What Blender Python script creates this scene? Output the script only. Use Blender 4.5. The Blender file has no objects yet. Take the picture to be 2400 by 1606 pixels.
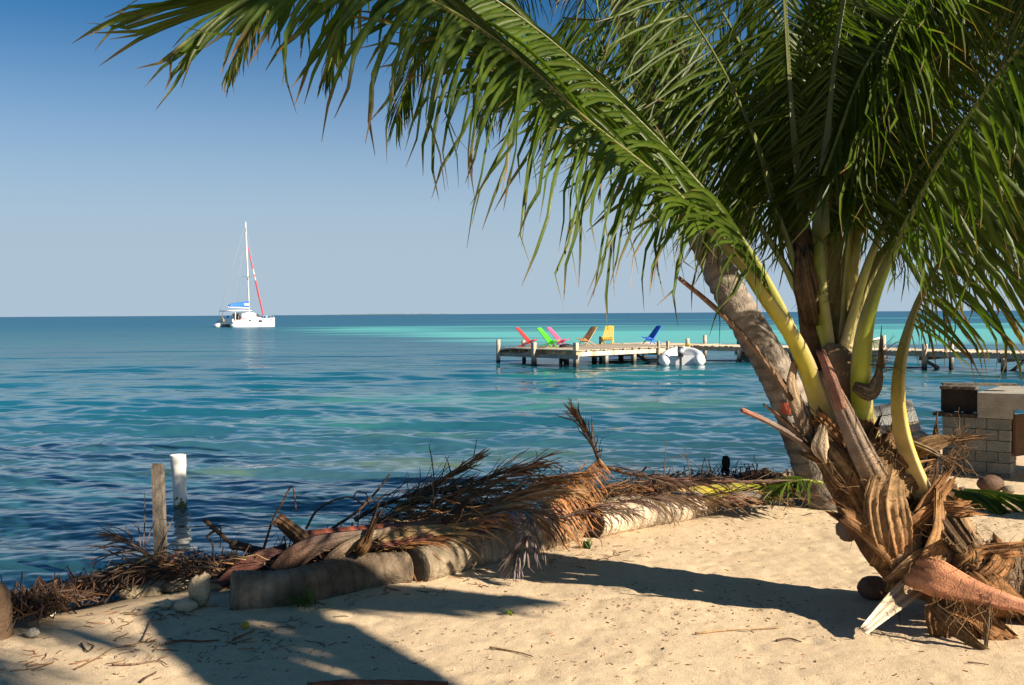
import bpy, math, random
import numpy as np
from mathutils import Vector, Matrix

SC = bpy.context.scene
COL = SC.collection
rng = np.random.RandomState(7)
random.seed(7)

# ------------------------------------------------------------------ camera
F = 2333.0                       # focal length in pixels of a 2400 px wide frame
CAMZ = 2.2
cd = bpy.data.cameras.new('camera')
cam = bpy.data.objects.new('camera', cd)
COL.objects.link(cam)
cd.sensor_width = 36.0
cd.lens = 36.0 * F / 2400.0
cd.clip_start = 0.05
cd.clip_end = 60000.0
ROT = Matrix.Rotation(math.radians(90 - 1.66), 3, 'X') @ Matrix.Rotation(math.radians(-0.37), 3, 'Z')
cam.matrix_world = Matrix.Translation((0, 0, CAMZ)) @ ROT.to_4x4()
SC.camera = cam

# ------------------------------------------------------------------ sky and sun
SUN_AZ = math.atan2(0.857, -0.515)          # from +Y towards +X
SUN_EL = math.radians(29)
w = bpy.data.worlds.new('World')
SC.world = w
w.use_nodes = True
nt = w.node_tree
sky = nt.nodes.new('ShaderNodeTexSky')
sky.sky_type = 'NISHITA'
sky.sun_disc = False
sky.sun_elevation = SUN_EL
sky.sun_rotation = SUN_AZ
sky.altitude = 0
sky.air_density = 0.6
sky.dust_density = 0.3
sky.ozone_density = 10.0
bg = nt.nodes['Background']
SKY_S = 0.085
EXPO = 1.08
bg.inputs['Strength'].default_value = SKY_S
# clear sky above, sea haze all round the horizon
tcw = nt.nodes.new('ShaderNodeTexCoord'); sxw = nt.nodes.new('ShaderNodeSeparateXYZ')
nt.links.new(tcw.outputs['Generated'], sxw.inputs[0])
hz = nt.nodes.new('ShaderNodeMapRange'); hz.interpolation_type = 'SMOOTHSTEP'
hz.inputs['From Min'].default_value = 0.045; hz.inputs['From Max'].default_value = 0.305
hz.inputs['To Min'].default_value = 1.0; hz.inputs['To Max'].default_value = 0.0
nt.links.new(sxw.outputs['Z'], hz.inputs['Value'])
tint = nt.nodes.new('ShaderNodeMix'); tint.data_type = 'RGBA'; tint.blend_type = 'MULTIPLY'; tint.inputs['Factor'].default_value = 1.0
nt.links.new(sky.outputs[0], tint.inputs['A']); tint.inputs['B'].default_value = (0.39, 0.69, 0.59, 1)
mixw = nt.nodes.new('ShaderNodeMix'); mixw.data_type = 'RGBA'
nt.links.new(hz.outputs[0], mixw.inputs['Factor']); nt.links.new(tint.outputs['Result'], mixw.inputs['A'])
_k = 1.0 / (SKY_S * 2 ** EXPO)
mixw.inputs['B'].default_value = (0.42 * _k, 0.54 * _k, 0.65 * _k, 1)
nt.links.new(mixw.outputs['Result'], bg.inputs['Color'])

sd = bpy.data.lights.new('sun', 'SUN')
sun = bpy.data.objects.new('sun', sd)
COL.objects.link(sun)
sd.energy = 5.0
sd.angle = math.radians(0.53)
sd.color = (1.0, 0.87, 0.69)
TO_SUN = Vector((math.sin(SUN_AZ) * math.cos(SUN_EL), math.cos(SUN_AZ) * math.cos(SUN_EL), math.sin(SUN_EL)))
sun.rotation_euler = TO_SUN.to_track_quat('Z', 'Y').to_euler()
sun.location = (8, -6, 12)

SC.view_settings.view_transform = 'Standard'
SC.view_settings.look = 'None'
SC.view_settings.gamma = 1.0
SC.view_settings.use_curve_mapping = False
SC.view_settings.exposure = EXPO
SC.render.engine = 'CYCLES'
SC.cycles.max_bounces = 6
SC.cycles.transparent_max_bounces = 8
SC.cycles.use_denoising = True

# ------------------------------------------------------------------ helpers
def lin(r, g, b):
    f = lambda c: c / 12.92 if c <= 0.04045 else ((c + 0.055) / 1.055) ** 2.4
    return np.array([f(r / 255), f(g / 255), f(b / 255)])

def P(u, v, d):
    """a point of the place: seen at (u, v) of the photograph, d metres ahead"""
    r = ROT @ Vector(((u - 1200) / F, -(v - 803) / F, -1))
    return np.array(Vector((0, 0, CAMZ)) + r * (d / r.y))

def G(u, v, z=None):
    """the ground seen at (u, v)"""
    r = ROT @ Vector(((u - 1200) / F, -(v - 803) / F, -1))
    zz = 0.5 if z is None else z
    for _ in range(6):
        p = np.array(Vector((0, 0, CAMZ)) + r * ((zz - CAMZ) / r.z))
        if z is not None:
            return p
        zz = float(height(p[0], p[1]))
    return p

def hsh(ix, iy, seed):
    n = (ix * 374761393 + iy * 668265263 + seed * 1274126177) & 0x7fffffff
    n = ((n ^ (n >> 13)) * 1103515245 + 12345) & 0x7fffffff
    n = ((n ^ (n >> 15)) * 1274126177) & 0x7fffffff
    return ((n >> 8) & 0xffff) / 65535.0

def vnoise(x, y, seed=0):
    x = np.asarray(x, float); y = np.asarray(y, float)
    ix = np.floor(x).astype(np.int64); iy = np.floor(y).astype(np.int64)
    fx = x - ix; fy = y - iy
    fx = fx * fx * fx * (fx * (fx * 6 - 15) + 10); fy = fy * fy * fy * (fy * (fy * 6 - 15) + 10)
    a = hsh(ix, iy, seed); b = hsh(ix + 1, iy, seed); c = hsh(ix, iy + 1, seed); d = hsh(ix + 1, iy + 1, seed)
    return (a * (1 - fx) + b * fx) * (1 - fy) + (c * (1 - fx) + d * fx) * fy

def fbm(x, y, seed=0, octv=4):
    s = 0; a = 0.5; t = 0
    for k in range(octv):
        s = s + a * vnoise(x * 2 ** k, y * 2 ** k, seed + k * 17); t += a; a *= 0.5
    return s / t

def sstep(a, b, x):
    t = np.clip((x - a) / (b - a), 0, 1)
    return t * t * (3 - 2 * t)

def nrm(v):
    v = np.asarray(v, float)
    return v / (np.linalg.norm(v) + 1e-12)

def catmull(pts, n):
    pts = np.asarray(pts, float)
    m = len(pts)
    ext = np.vstack([2 * pts[0] - pts[1], pts, 2 * pts[-1] - pts[-2]])
    # even spacing by chord length
    seg = np.linalg.norm(np.diff(pts, axis=0)[:, :3], axis=1)
    cum = np.concatenate([[0], np.cumsum(seg)]); cum /= cum[-1]
    out = []
    for t in np.linspace(0, 1, n):
        i = min(np.searchsorted(cum, t, side='right') - 1, m - 2)
        s = (t - cum[i]) / max(cum[i + 1] - cum[i], 1e-9)
        p0, p1, p2, p3 = ext[i], ext[i + 1], ext[i + 2], ext[i + 3]
        out.append(0.5 * ((2 * p1) + (-p0 + p2) * s + (2 * p0 - 5 * p1 + 4 * p2 - p3) * s * s + (-p0 + 3 * p1 - 3 * p2 + p3) * s ** 3))
    return np.array(out)

ORIG = {}                                   # world origin of each unrotated thing

class MB:
    def __init__(self):
        self.v = []; self.c = []; self.f = []; self.n = 0
    def add(self, verts, faces, col=(0.5, 0.5, 0.5)):
        verts = np.asarray(verts, float).reshape(-1, 3)
        col = np.asarray(col, float)
        if col.ndim == 1:
            col = np.tile(col, (len(verts), 1))
        if isinstance(faces, np.ndarray):
            self.f.append(faces + self.n)
        else:
            by = {}
            for f in faces:
                by.setdefault(len(f), []).append(f)
            for k, fl in by.items():
                self.f.append(np.array(fl, int) + self.n)
        self.v.append(verts); self.c.append(col); self.n += len(verts)
    def box(self, c, s, col=(0.5, 0.5, 0.5), rot=None, jit=0.0):
        h = np.array(s) / 2
        v = np.array([[x, y, z] for z in (-1, 1) for y in (-1, 1) for x in (-1, 1)], float) * h
        if jit:
            v = v + rng.uniform(-jit, jit, v.shape)
        if rot is not None:
            v = v @ np.array(rot).T
        self.add(v + np.array(c), [(0, 2, 3, 1), (4, 5, 7, 6), (0, 1, 5, 4), (2, 6, 7, 3), (0, 4, 6, 2), (1, 3, 7, 5)], col)
    def bar(self, a, b, wd, th, col=(0.5, 0.5, 0.5), up=(0, 0, 1), wd2=None):
        a = np.array(a, float); b = np.array(b, float)
        T = nrm(b - a); S = nrm(np.cross(T, up)); N = np.cross(S, T)
        wd2 = wd if wd2 is None else wd2
        v = []
        for p, ww in ((a, wd), (b, wd2)):
            for sx, sn in ((-1, -1), (1, -1), (1, 1), (-1, 1)):
                v.append(p + S * sx * ww / 2 + N * sn * th / 2)
        self.add(v, [(3, 2, 1, 0), (4, 5, 6, 7), (0, 1, 5, 4), (1, 2, 6, 5), (2, 3, 7, 6), (3, 0, 4, 7)], col)
    def loft(self, rings, cols, cap=True, closed=True):
        rings = np.asarray(rings, float)
        m, k = rings.shape[:2]
        cols = np.asarray(cols, float)
        if cols.ndim == 1:
            cols = np.tile(cols, (m, k, 1))
        elif cols.ndim == 2 and len(cols) == m:
            cols = np.repeat(cols[:, None, :], k, axis=1)
        idx = np.arange(m * k).reshape(m, k)
        a = idx[:-1]; b = idx[1:]
        if closed:
            q = np.stack([a, np.roll(a, -1, 1), np.roll(b, -1, 1), b], -1).reshape(-1, 4)
        else:
            q = np.stack([a[:, :-1], a[:, 1:], b[:, 1:], b[:, :-1]], -1).reshape(-1, 4)
        base = self.n
        self.add(rings.reshape(-1, 3), q, cols.reshape(-1, 3))
        if cap:
            for r, fl in ((0, True), (m - 1, False)):
                c = rings[r].mean(0)
                i0 = self.n
                ring = base + idx[r]
                self.v.append(c[None]); self.c.append(cols[r].mean(0)[None]); self.n += 1
                rr = np.roll(ring, -1)
                t = np.stack([np.full(k, i0), rr, ring] if fl else [np.full(k, i0), ring, rr], -1)
                self.f.append(t)
    def tube(self, pts, rad, col=(0.5, 0.5, 0.5), seg=8, cap=True, squash=1.0, wob=0.0):
        pts = np.asarray(pts, float); m = len(pts)
        rad = np.broadcast_to(np.asarray(rad, float), (m,))
        T = np.gradient(pts, axis=0)
        T /= np.linalg.norm(T, axis=1, keepdims=True) + 1e-12
        ref = np.array([0, 0, 1.0]) if abs(T[0][2]) < 0.9 else np.array([1.0, 0, 0])
        S = nrm(np.cross(T[0], ref)); rings = []
        ang = np.linspace(0, 2 * np.pi, seg, endpoint=False)
        for i in range(m):
            S = nrm(S - T[i] * S.dot(T[i])); N = np.cross(S, T[i])
            r = rad[i] * (1 + (rng.uniform(-wob, wob, seg) if wob else 0))
            rings.append(pts[i] + np.outer(np.cos(ang) * r, S) + np.outer(np.sin(ang) * r * squash, N))
        self.loft(rings, col, cap)
    def strap(self, pts, wid, thk, nor, col, hollow=0.4, seg=6, ridge=0.0, cvar=0.0, rag=0.0):
        """half-round leaf base: convex on the -nor side, hollow on the nor side"""
        pts = np.asarray(pts, float); m = len(pts)
        wid = np.broadcast_to(np.asarray(wid, float), (m,)); thk = np.broadcast_to(np.asarray(thk, float), (m,))
        nor = np.asarray(nor, float)
        if nor.ndim == 1:
            nor = np.tile(nor, (m, 1))
        T = np.gradient(pts, axis=0); T /= np.linalg.norm(T, axis=1, keepdims=True) + 1e-12
        th = np.linspace(0, np.pi, seg + 1)
        rings = []
        cn = rng.normal(0, ridge, 2 * seg) if ridge else np.zeros(2 * seg)
        sh = np.abs(rng.normal(0, rag, 2 * seg)) if rag else np.zeros(2 * seg)
        for i in range(m):
            N = nrm(nor[i] - T[i] * nor[i].dot(T[i])); S = np.cross(T[i], N)
            lo = np.outer(np.cos(th) * wid[i] / 2, S) - np.outer(np.sin(th) * thk[i], N)
            hi = np.outer(np.cos(th[::-1][1:-1]) * wid[i] / 2 * 0.94, S) - np.outer(np.sin(th[::-1][1:-1]) * thk[i] * (1 - hollow) * 0.5 - thk[i] * 0.12, N) * hollow
            off = np.vstack([lo, hi])
            if ridge: off = off + np.outer((cn + rng.normal(0, ridge * 0.3, 2 * seg)) * thk[i], -N)
            if rag and i >= m - 2: off = off + np.outer(sh * (1 if i == m - 1 else 0.5), T[i])
            rings.append(pts[i] + off)
        if cvar:
            col = np.asarray(col, float)
            if col.ndim == 1: col = np.tile(col, (m, 1))
            if col.ndim == 2: col = col[:, None, :]
            col = col * np.clip(1 + rng.normal(0, cvar, 2 * seg), 0.3, 1.8)[None, :, None]
        self.loft(rings, col, True)
    def build(self, name, mat, parent=None, smooth=True):
        V = np.vstack(self.v).astype(np.float32)
        if parent is not None and parent in ORIG:
            V = V - np.array(ORIG[parent], np.float32)
        C = np.vstack(self.c).astype(np.float32)
        me = bpy.data.meshes.new(name)
        nl = sum(a.size for a in self.f); nf = sum(len(a) for a in self.f)
        me.vertices.add(len(V)); me.loops.add(nl); me.polygons.add(nf)
        me.vertices.foreach_set('co', V.ravel())
        me.loops.foreach_set('vertex_index', np.concatenate([a.ravel() for a in self.f]).astype(np.int32))
        tot = np.concatenate([np.full(len(a), a.shape[1], np.int32) for a in self.f])
        st = np.concatenate([[0], np.cumsum(tot)[:-1]]).astype(np.int32)
        me.polygons.foreach_set('loop_start', st)
        me.polygons.foreach_set('loop_total', tot)
        me.polygons.foreach_set('use_smooth', np.full(nf, smooth, bool))
        at = me.color_attributes.new('Col', 'FLOAT_COLOR', 'POINT')
        at.data.foreach_set('color', np.hstack([C, np.ones((len(C), 1), np.float32)]).ravel())
        me.update(calc_edges=True)
        me.validate()
        me.materials.append(mat)
        o = bpy.data.objects.new(name, me)
        COL.objects.link(o)
        if parent is not None:
            o.parent = parent
            if parent in ORIG:
                ORIG[o] = ORIG[parent]
        return o

def tag(o, label=None, cat=None, group=None, kind=None):
    if label: o['label'] = label
    if cat: o['category'] = cat
    if group: o['group'] = group
    if kind: o['kind'] = kind
    return o

def thing(name, label, cat, loc, group=None, rotz=None):
    o = bpy.data.objects.new(name, None)
    o.empty_display_size = 0.1
    COL.objects.link(o)
    o.location = loc
    if rotz is not None:
        o.rotation_euler = (0, 0, rotz)
    else:
        ORIG[o] = tuple(float(x) for x in loc)
    return tag(o, label, cat, group)

def dup(root, loc, rotz, label, mat=None):
    r = root.copy(); COL.objects.link(r); r.location = loc; r.rotation_euler = (0, 0, rotz); r['label'] = label
    for ch in list(root.children):
        c = ch.copy(); COL.objects.link(c); c.parent = r
        if mat is not None:
            c.material_slots[0].link = 'OBJECT'; c.material_slots[0].material = mat
    return r

# ------------------------------------------------------------------ materials
def mat_new(name):
    m = bpy.data.materials.new(name); m.use_nodes = True
    return m, m.node_tree.nodes, m.node_tree.links, m.node_tree.nodes['Principled BSDF']

def organic(name, rough=0.7, nscale=8, namp=0.45, bscale=60, bump=0.3, transl=0.0, spec=0.3, stretch=(1, 1, 1), base=None, tmul=(1.6, 1.9, 0.7)):
    """colour from the mesh's own 'Col', broken up by noise, with fine relief"""
    m, N, L, b = mat_new(name)
    if base is None:
        at = N.new('ShaderNodeAttribute'); at.attribute_name = 'Col'; csrc = at.outputs['Color']
    else:
        at = N.new('ShaderNodeRGB'); at.outputs[0].default_value = (*base, 1); csrc = at.outputs[0]
    tc = N.new('ShaderNodeTexCoord'); mp = N.new('ShaderNodeMapping'); mp.inputs['Scale'].default_value = stretch
    L.new(tc.outputs['Object'], mp.inputs['Vector'])
    n1 = N.new('ShaderNodeTexNoise'); n1.inputs['Scale'].default_value = nscale; n1.inputs['Detail'].default_value = 6; n1.inputs['Roughness'].default_value = 0.65
    L.new(mp.outputs[0], n1.inputs['Vector'])
    mr = N.new('ShaderNodeMapRange'); mr.inputs['From Min'].default_value = 0.25; mr.inputs['From Max'].default_value = 0.75
    mr.inputs['To Min'].default_value = 1 - namp; mr.inputs['To Max'].default_value = 1 + namp
    L.new(n1.outputs['Fac'], mr.inputs['Value'])
    mx = N.new('ShaderNodeVectorMath'); mx.operation = 'SCALE'
    L.new(csrc, mx.inputs[0]); L.new(mr.outputs[0], mx.inputs['Scale'])
    L.new(mx.outputs[0], b.inputs['Base Color'])
    b.inputs['Roughness'].default_value = rough
    b.inputs['Specular IOR Level'].default_value = spec
    n2 = N.new('ShaderNodeTexNoise'); n2.inputs['Scale'].default_value = bscale; n2.inputs['Detail'].default_value = 4
    L.new(mp.outputs[0], n2.inputs['Vector'])
    bp = N.new('ShaderNodeBump'); bp.inputs['Strength'].default_value = bump; bp.inputs['Distance'].default_value = 0.02
    L.new(n2.outputs['Fac'], bp.inputs['Height']); L.new(bp.outputs[0], b.inputs['Normal'])
    if transl > 0:
        tr = N.new('ShaderNodeBsdfTranslucent')
        tm = N.new('ShaderNodeVectorMath'); tm.operation = 'MULTIPLY'; tm.inputs[1].default_value = tmul
        L.new(mx.outputs[0], tm.inputs[0]); L.new(tm.outputs[0], tr.inputs['Color'])
        ms = N.new('ShaderNodeMixShader'); ms.inputs[0].default_value = transl
        L.new(b.outputs[0], ms.inputs[1]); L.new(tr.outputs[0], ms.inputs[2])
        L.new(ms.outputs[0], N['Material Output'].inputs['Surface'])
    return m

M_leaf = organic('palm_leaf', rough=0.42, nscale=5, namp=0.35, bscale=30, bump=0.1, transl=0.38, spec=0.30)
M_stalk = organic('palm_stalk', rough=0.38, nscale=9, namp=0.16, bscale=40, bump=0.08, spec=0.45, transl=0.0)
M_dead = organic('dead_frond', rough=0.6, nscale=14, namp=0.5, bscale=80, bump=0.25, transl=0.15, spec=0.3, tmul=(1.2, 1.1, 0.9))
M_bark = organic('palm_bark', rough=0.9, nscale=7, namp=0.45, bscale=45, bump=0.9, spec=0.15)
M_sheath = organic('leaf_sheath', rough=0.75, nscale=12, namp=0.4, bscale=110, bump=0.5, spec=0.2)
M_fibre = organic('palm_fibre', rough=0.8, nscale=30, namp=0.5, bscale=200, bump=0.8, spec=0.15)
M_wood = organic('weathered_wood', rough=0.85, nscale=6, namp=0.35, bscale=40, bump=0.5, spec=0.2)
M_conc = organic('concrete', rough=0.9, nscale=5, namp=0.3, bscale=70, bump=0.6, spec=0.2)
M_rock = organic('coral_rock', rough=0.9, nscale=9, namp=0.35, bscale=50, bump=0.9, spec=0.2)
M_gel = organic('white_gelcoat', rough=0.25, nscale=1.0, namp=0.03, bscale=5, bump=0.0, spec=0.5)
M_plain = organic('painted', rough=0.5, nscale=4, namp=0.1, bscale=20, bump=0.05, spec=0.4)
M_rubber = organic('inflatable_fabric', rough=0.4, nscale=3, namp=0.05, bscale=30, bump=0.03, spec=0.4)
def weave(m, scale=150, amt=0.24):
    N, L = m.node_tree.nodes, m.node_tree.links
    b = N['Principled BSDF']; src = b.inputs['Base Color'].links[0].from_socket
    tc = N.new('ShaderNodeTexCoord'); wv = N.new('ShaderNodeTexWave'); wv.bands_direction = 'DIAGONAL'
    wv.inputs['Scale'].default_value = scale; wv.inputs['Distortion'].default_value = 7; wv.inputs['Detail'].default_value = 3; wv.inputs['Detail Scale'].default_value = 0.35
    L.new(tc.outputs['Object'], wv.inputs['Vector'])
    mr = N.new('ShaderNodeMapRange'); mr.inputs['To Min'].default_value = 1 - amt; mr.inputs['To Max'].default_value = 1 + amt * 0.6
    L.new(wv.outputs['Fac'], mr.inputs['Value'])
    sc_ = N.new('ShaderNodeVectorMath'); sc_.operation = 'SCALE'; L.new(src, sc_.inputs[0]); L.new(mr.outputs[0], sc_.inputs['Scale'])
    L.new(sc_.outputs[0], b.inputs['Base Color'])
    bp = [n for n in N if n.type == 'BUMP'][0]; h0 = bp.inputs['Height'].links[0].from_socket
    ad = N.new('ShaderNodeMath'); ad.operation = 'ADD'; L.new(h0, ad.inputs[0]); L.new(wv.outputs['Fac'], ad.inputs[1]); L.new(ad.outputs[0], bp.inputs['Height'])
weave(M_fibre)
M_nut = organic('coconut_husk', rough=0.7, nscale=18, namp=0.4, bscale=70, bump=0.5, spec=0.25)
M_shell = organic('conch_shell', rough=0.45, nscale=20, namp=0.25, bscale=60, bump=0.2, spec=0.4)
M_grass = organic('grass_blade', rough=0.5, nscale=10, namp=0.3, bscale=50, bump=0.0, transl=0.3)
M_glass, _N, _L, _b = mat_new('dark_glass')
_b.inputs['Base Color'].default_value = (0.015, 0.02, 0.02, 1); _b.inputs['Roughness'].default_value = 0.08

# sand: one material for dry beach, wet strip and sea bed (colour in 'Col')
M_sand, N_, L_, b_ = mat_new('sand')
at = N_.new('ShaderNodeAttribute'); at.attribute_name = 'Col'
geo = N_.new('ShaderNodeNewGeometry')
def noise(nodes, links, vec, scale, det=4, rough=0.6):
    n = nodes.new('ShaderNodeTexNoise'); n.inputs['Scale'].default_value = scale; n.inputs['Detail'].default_value = det
    n.inputs['Roughness'].default_value = rough
    links.new(vec, n.inputs['Vector']); return n.outputs['Fac']
def mathn(nodes, links, op, a, b=None, c=None):
    n = nodes.new('ShaderNodeMath'); n.operation = op
    for i, x in enumerate((a, b, c)):
        if x is None: continue
        if isinstance(x, (int, float)): n.inputs[i].default_value = x
        else: links.new(x, n.inputs[i])
    return n.outputs[0]
def ramp(nodes, links, fac, lo, hi, a=0.0, b=1.0):
    n = nodes.new('ShaderNodeMapRange'); n.inputs['From Min'].default_value = lo; n.inputs['From Max'].default_value = hi
    n.inputs['To Min'].default_value = a; n.inputs['To Max'].default_value = b
    links.new(fac, n.inputs['Value']); return n.outputs[0]
pos = geo.outputs['Position']
g1 = noise(N_, L_, pos, 160, 3); g2 = noise(N_, L_, pos, 14, 5); g3 = noise(N_, L_, pos, 1.6, 4)
k = mathn(N_, L_, 'MULTIPLY', ramp(N_, L_, g1, 0.3, 0.7, 0.66, 1.26), ramp(N_, L_, g2, 0.3, 0.7, 0.92, 1.07))
k = mathn(N_, L_, 'MULTIPLY', k, ramp(N_, L_, g3, 0.3, 0.7, 0.93, 1.05))
sp = N_.new('ShaderNodeTexVoronoi'); sp.inputs['Scale'].default_value = 34; L_.new(pos, sp.inputs['Vector'])
spm = mathn(N_, L_, 'MULTIPLY', ramp(N_, L_, sp.outputs['Distance'], 0.10, 0.17, 1, 0), ramp(N_, L_, noise(N_, L_, pos, 4, 3), 0.5, 0.62, 0, 1))
vs = N_.new('ShaderNodeVectorMath'); vs.operation = 'SCALE'; L_.new(at.outputs['Color'], vs.inputs[0]); L_.new(k, vs.inputs['Scale'])
mxs = N_.new('ShaderNodeMix'); mxs.data_type = 'RGBA'
L_.new(spm, mxs.inputs['Factor']); L_.new(vs.outputs[0], mxs.inputs['A']); mxs.inputs['B'].default_value = (0.16, 0.085, 0.035, 1)
L_.new(mxs.outputs['Result'], b_.inputs['Base Color'])
b_.inputs['Roughness'].default_value = 0.95; b_.inputs['Specular IOR Level'].default_value = 0.1
hb = mathn(N_, L_, 'ADD', mathn(N_, L_, 'MULTIPLY', g1, 0.35), mathn(N_, L_, 'MULTIPLY', g2, 0.55))
bp = N_.new('ShaderNodeBump'); bp.inputs['Strength'].default_value = 0.75; bp.inputs['Distance'].default_value = 0.018
L_.new(hb, bp.inputs['Height']); L_.new(bp.outputs[0], b_.inputs['Normal'])

# ------------------------------------------------------------------ ground
NS = np.array([-0.624, 0.781])                 # direction from the beach towards open water
def shore_c(x, y):
    return NS[0] * x + NS[1] * y
def height(x, y):
    c = shore_c(x, y) + 0.25 * (fbm(np.asarray(x) * 0.7, np.asarray(y) * 0.7, 5, 3) - 0.5)
    z = 0.5 + 0.10 * sstep(5.5, 6.1, c) * (1 - sstep(6.3, 7.6, c)) * sstep(-1.9, -0.9, np.asarray(x)) - 0.47 * sstep(5.75, 8.1, c) - 0.35 * sstep(7.5, 10.5, c) - 0.9 * sstep(10, 26, c) - 2.2 * sstep(22, 70, c)
    land = 1 - sstep(5.5, 8.5, c)
    z = z + land * (0.035 * (fbm(np.asarray(x) * 1.1 + 3, np.asarray(y) * 1.1, 11, 3) - 0.5) + 0.010 * (fbm(np.asarray(x) * 4.0, np.asarray(y) * 4.0, 21, 3) - 0.5))
    z = z + (1 - land) * 0.12 * (fbm(np.asarray(x) * 1.5, np.asarray(y) * 1.5, 31, 4) - 0.5)
    return z
def axis(lo, a, b, hi, step, grow=1.25):
    mid = np.arange(a, b, step); l = []; p = a; s = step
    while p > lo:
        s *= grow; p -= s; l.append(p)
    r = []; p = mid[-1]; s = step
    while p < hi:
        s *= grow; p += s; r.append(p)
    return np.concatenate([l[::-1], mid, r])
def sheet(name, X, Y, Z, C, mat, extra=None):
    m, n = X.shape
    me = bpy.data.meshes.new(name)
    V = np.stack([X, Y, Z], -1).reshape(-1, 3).astype(np.float32)
    idx = np.arange(m * n).reshape(m, n)
    q = np.stack([idx[:-1, :-1], idx[:-1, 1:], idx[1:, 1:], idx[1:, :-1]], -1).reshape(-1, 4).astype(np.int32)
    me.vertices.add(len(V)); me.loops.add(q.size); me.polygons.add(len(q))
    me.vertices.foreach_set('co', V.ravel()); me.loops.foreach_set('vertex_index', q.ravel())
    me.polygons.foreach_set('loop_start', np.arange(0, q.size, 4, dtype=np.int32)); me.polygons.foreach_set('loop_total', np.full(len(q), 4, np.int32))
    me.polygons.foreach_set('use_smooth', np.ones(len(q), bool))
    at = me.color_attributes.new('Col', 'FLOAT_COLOR', 'POINT')
    at.data.foreach_set('color', np.concatenate([C, np.ones(C.shape[:2] + (1,))], -1).astype(np.float32).ravel())
    if extra is not None:
        for k, a in extra.items():
            e = me.attributes.new(k, 'FLOAT', 'POINT'); e.data.foreach_set('value', a.astype(np.float32).ravel())
    me.update(calc_edges=True)
    me.materials.append(mat)
    o = bpy.data.objects.new(name, me); COL.objects.link(o); o['kind'] = 'structure'
    return o

xs = axis(-400, -4.2, 5.2, 400, 0.028); ys = axis(-300, 3.6, 10.5, 700, 0.028)
X, Y = np.meshgrid(xs, ys)
Z = height(X, Y)
c = shore_c(X, Y)
near = (1 - sstep(5.3, 6.4, c)) * (Y > 3) * (Y < 11) * (np.abs(X) < 6)
dim = fbm(X * 9, Y * 9, 41, 3); dim2 = fbm(X * 26, Y * 26, 51, 2)
Z = Z + near * (-0.009 * sstep(0.58, 0.78, dim) + 0.008 * (dim2 - 0.5))
dry = np.array([0.62, 0.48, 0.32]); wet = np.array([0.16, 0.115, 0.07]); bed = np.array([0.34, 0.31, 0.19]); weed = np.array([0.035, 0.05, 0.03])
tw = sstep(5.6, 7.2, c + 0.5 * (fbm(X * 2, Y * 2, 61) - 0.5)); tb = sstep(7.8, 9.5, c)
C = dry * (1 - tw[..., None]) + wet * tw[..., None]
C = C * (1 - tb[..., None]) + bed * tb[..., None]
wd = 0.7 * tb * sstep(0.50, 0.64, fbm(X * 0.9, Y * 0.9, 71))
C = C * (1 - wd[..., None]) + weed * wd[..., None]
sheet('sand_beach', X, Y, Z, C, M_sand)

# ------------------------------------------------------------------ water
rows, cols = 1000, 620
inv = np.linspace(1 / 4.6, 1 / 32000.0, rows)
yy = 1 / inv
tt = np.linspace(-1, 1, cols)
X = np.outer(yy, tt * 0.68) ; Y = np.outer(yy, np.ones(cols))
dist = Y.copy()
dy = np.gradient(yy); sp_ = np.maximum(np.abs(dy)[:, None], (yy * 0.68 * 2 / cols)[:, None])
Z = np.zeros_like(X); DX = np.zeros_like(X); DY = np.zeros_like(X)
wr = np.random.RandomState(3)
cc = shore_c(X, Y)
def addwaves(n, l0, l1, slope, spread, main=math.radians(-100)):
    global Z, DX, DY
    for i in range(n):
        lam = math.exp(wr.uniform(math.log(l0), math.log(l1)))
        a = main + wr.normal(0, spread); kx, ky = math.cos(a), math.sin(a)
        k = 2 * math.pi / lam; amp = slope * wr.uniform(0.6, 1.3) / k
        fade = np.clip((lam / (sp_ * 2.6) - 1), 0, 1)
        r = np.nonzero(fade[:, 0] > 0)[0]
        if len(r) == 0: continue
        r = slice(0, r.max() + 1)
        ph = k * (kx * X[r] + ky * Y[r]) + wr.uniform(0, 6.28)
        A = amp * fade[r]
        Z[r] += A * np.sin(ph); DX[r] += -0.4 * A * kx * np.cos(ph); DY[r] += -0.4 * A * ky * np.cos(ph)
addwaves(16, 1.4, 4.0, 0.021, 0.36)
addwaves(50, 0.40, 1.5, 0.021, 0.50)
addwaves(70, 0.12, 0.45, 0.022, 0.65)
D0 = Y.copy()
gust = 0.65 + 0.7 * fbm(X * 0.18, Y * 0.25, 81, 3)
damp = (0.42 + 0.58 * sstep(9.0, 19.0, D0)) * gust
Z *= damp; DX *= damp; DY *= damp
x0, y0 = X.copy(), Y.copy()
X = X + DX; Y = Y + DY
D = y0
def mixc(C, col, m):
    return C * (1 - m[..., None]) + np.array(col) * m[..., None]
ld = np.log(D)
C = np.zeros(D.shape + (3,)) + np.array([0.052, 0.140, 0.175])
C = mixc(C, [0.004, 0.115, 0.155], sstep(math.log(13), math.log(27), ld))
C = mixc(C, [0.004, 0.120, 0.185], sstep(math.log(38), math.log(75), ld))
C = mixc(C, [0.004, 0.105, 0.195], sstep(math.log(90), math.log(300), ld))
C = mixc(C, [0.005, 0.095, 0.20], sstep(math.log(400), math.log(1500), ld))
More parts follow.
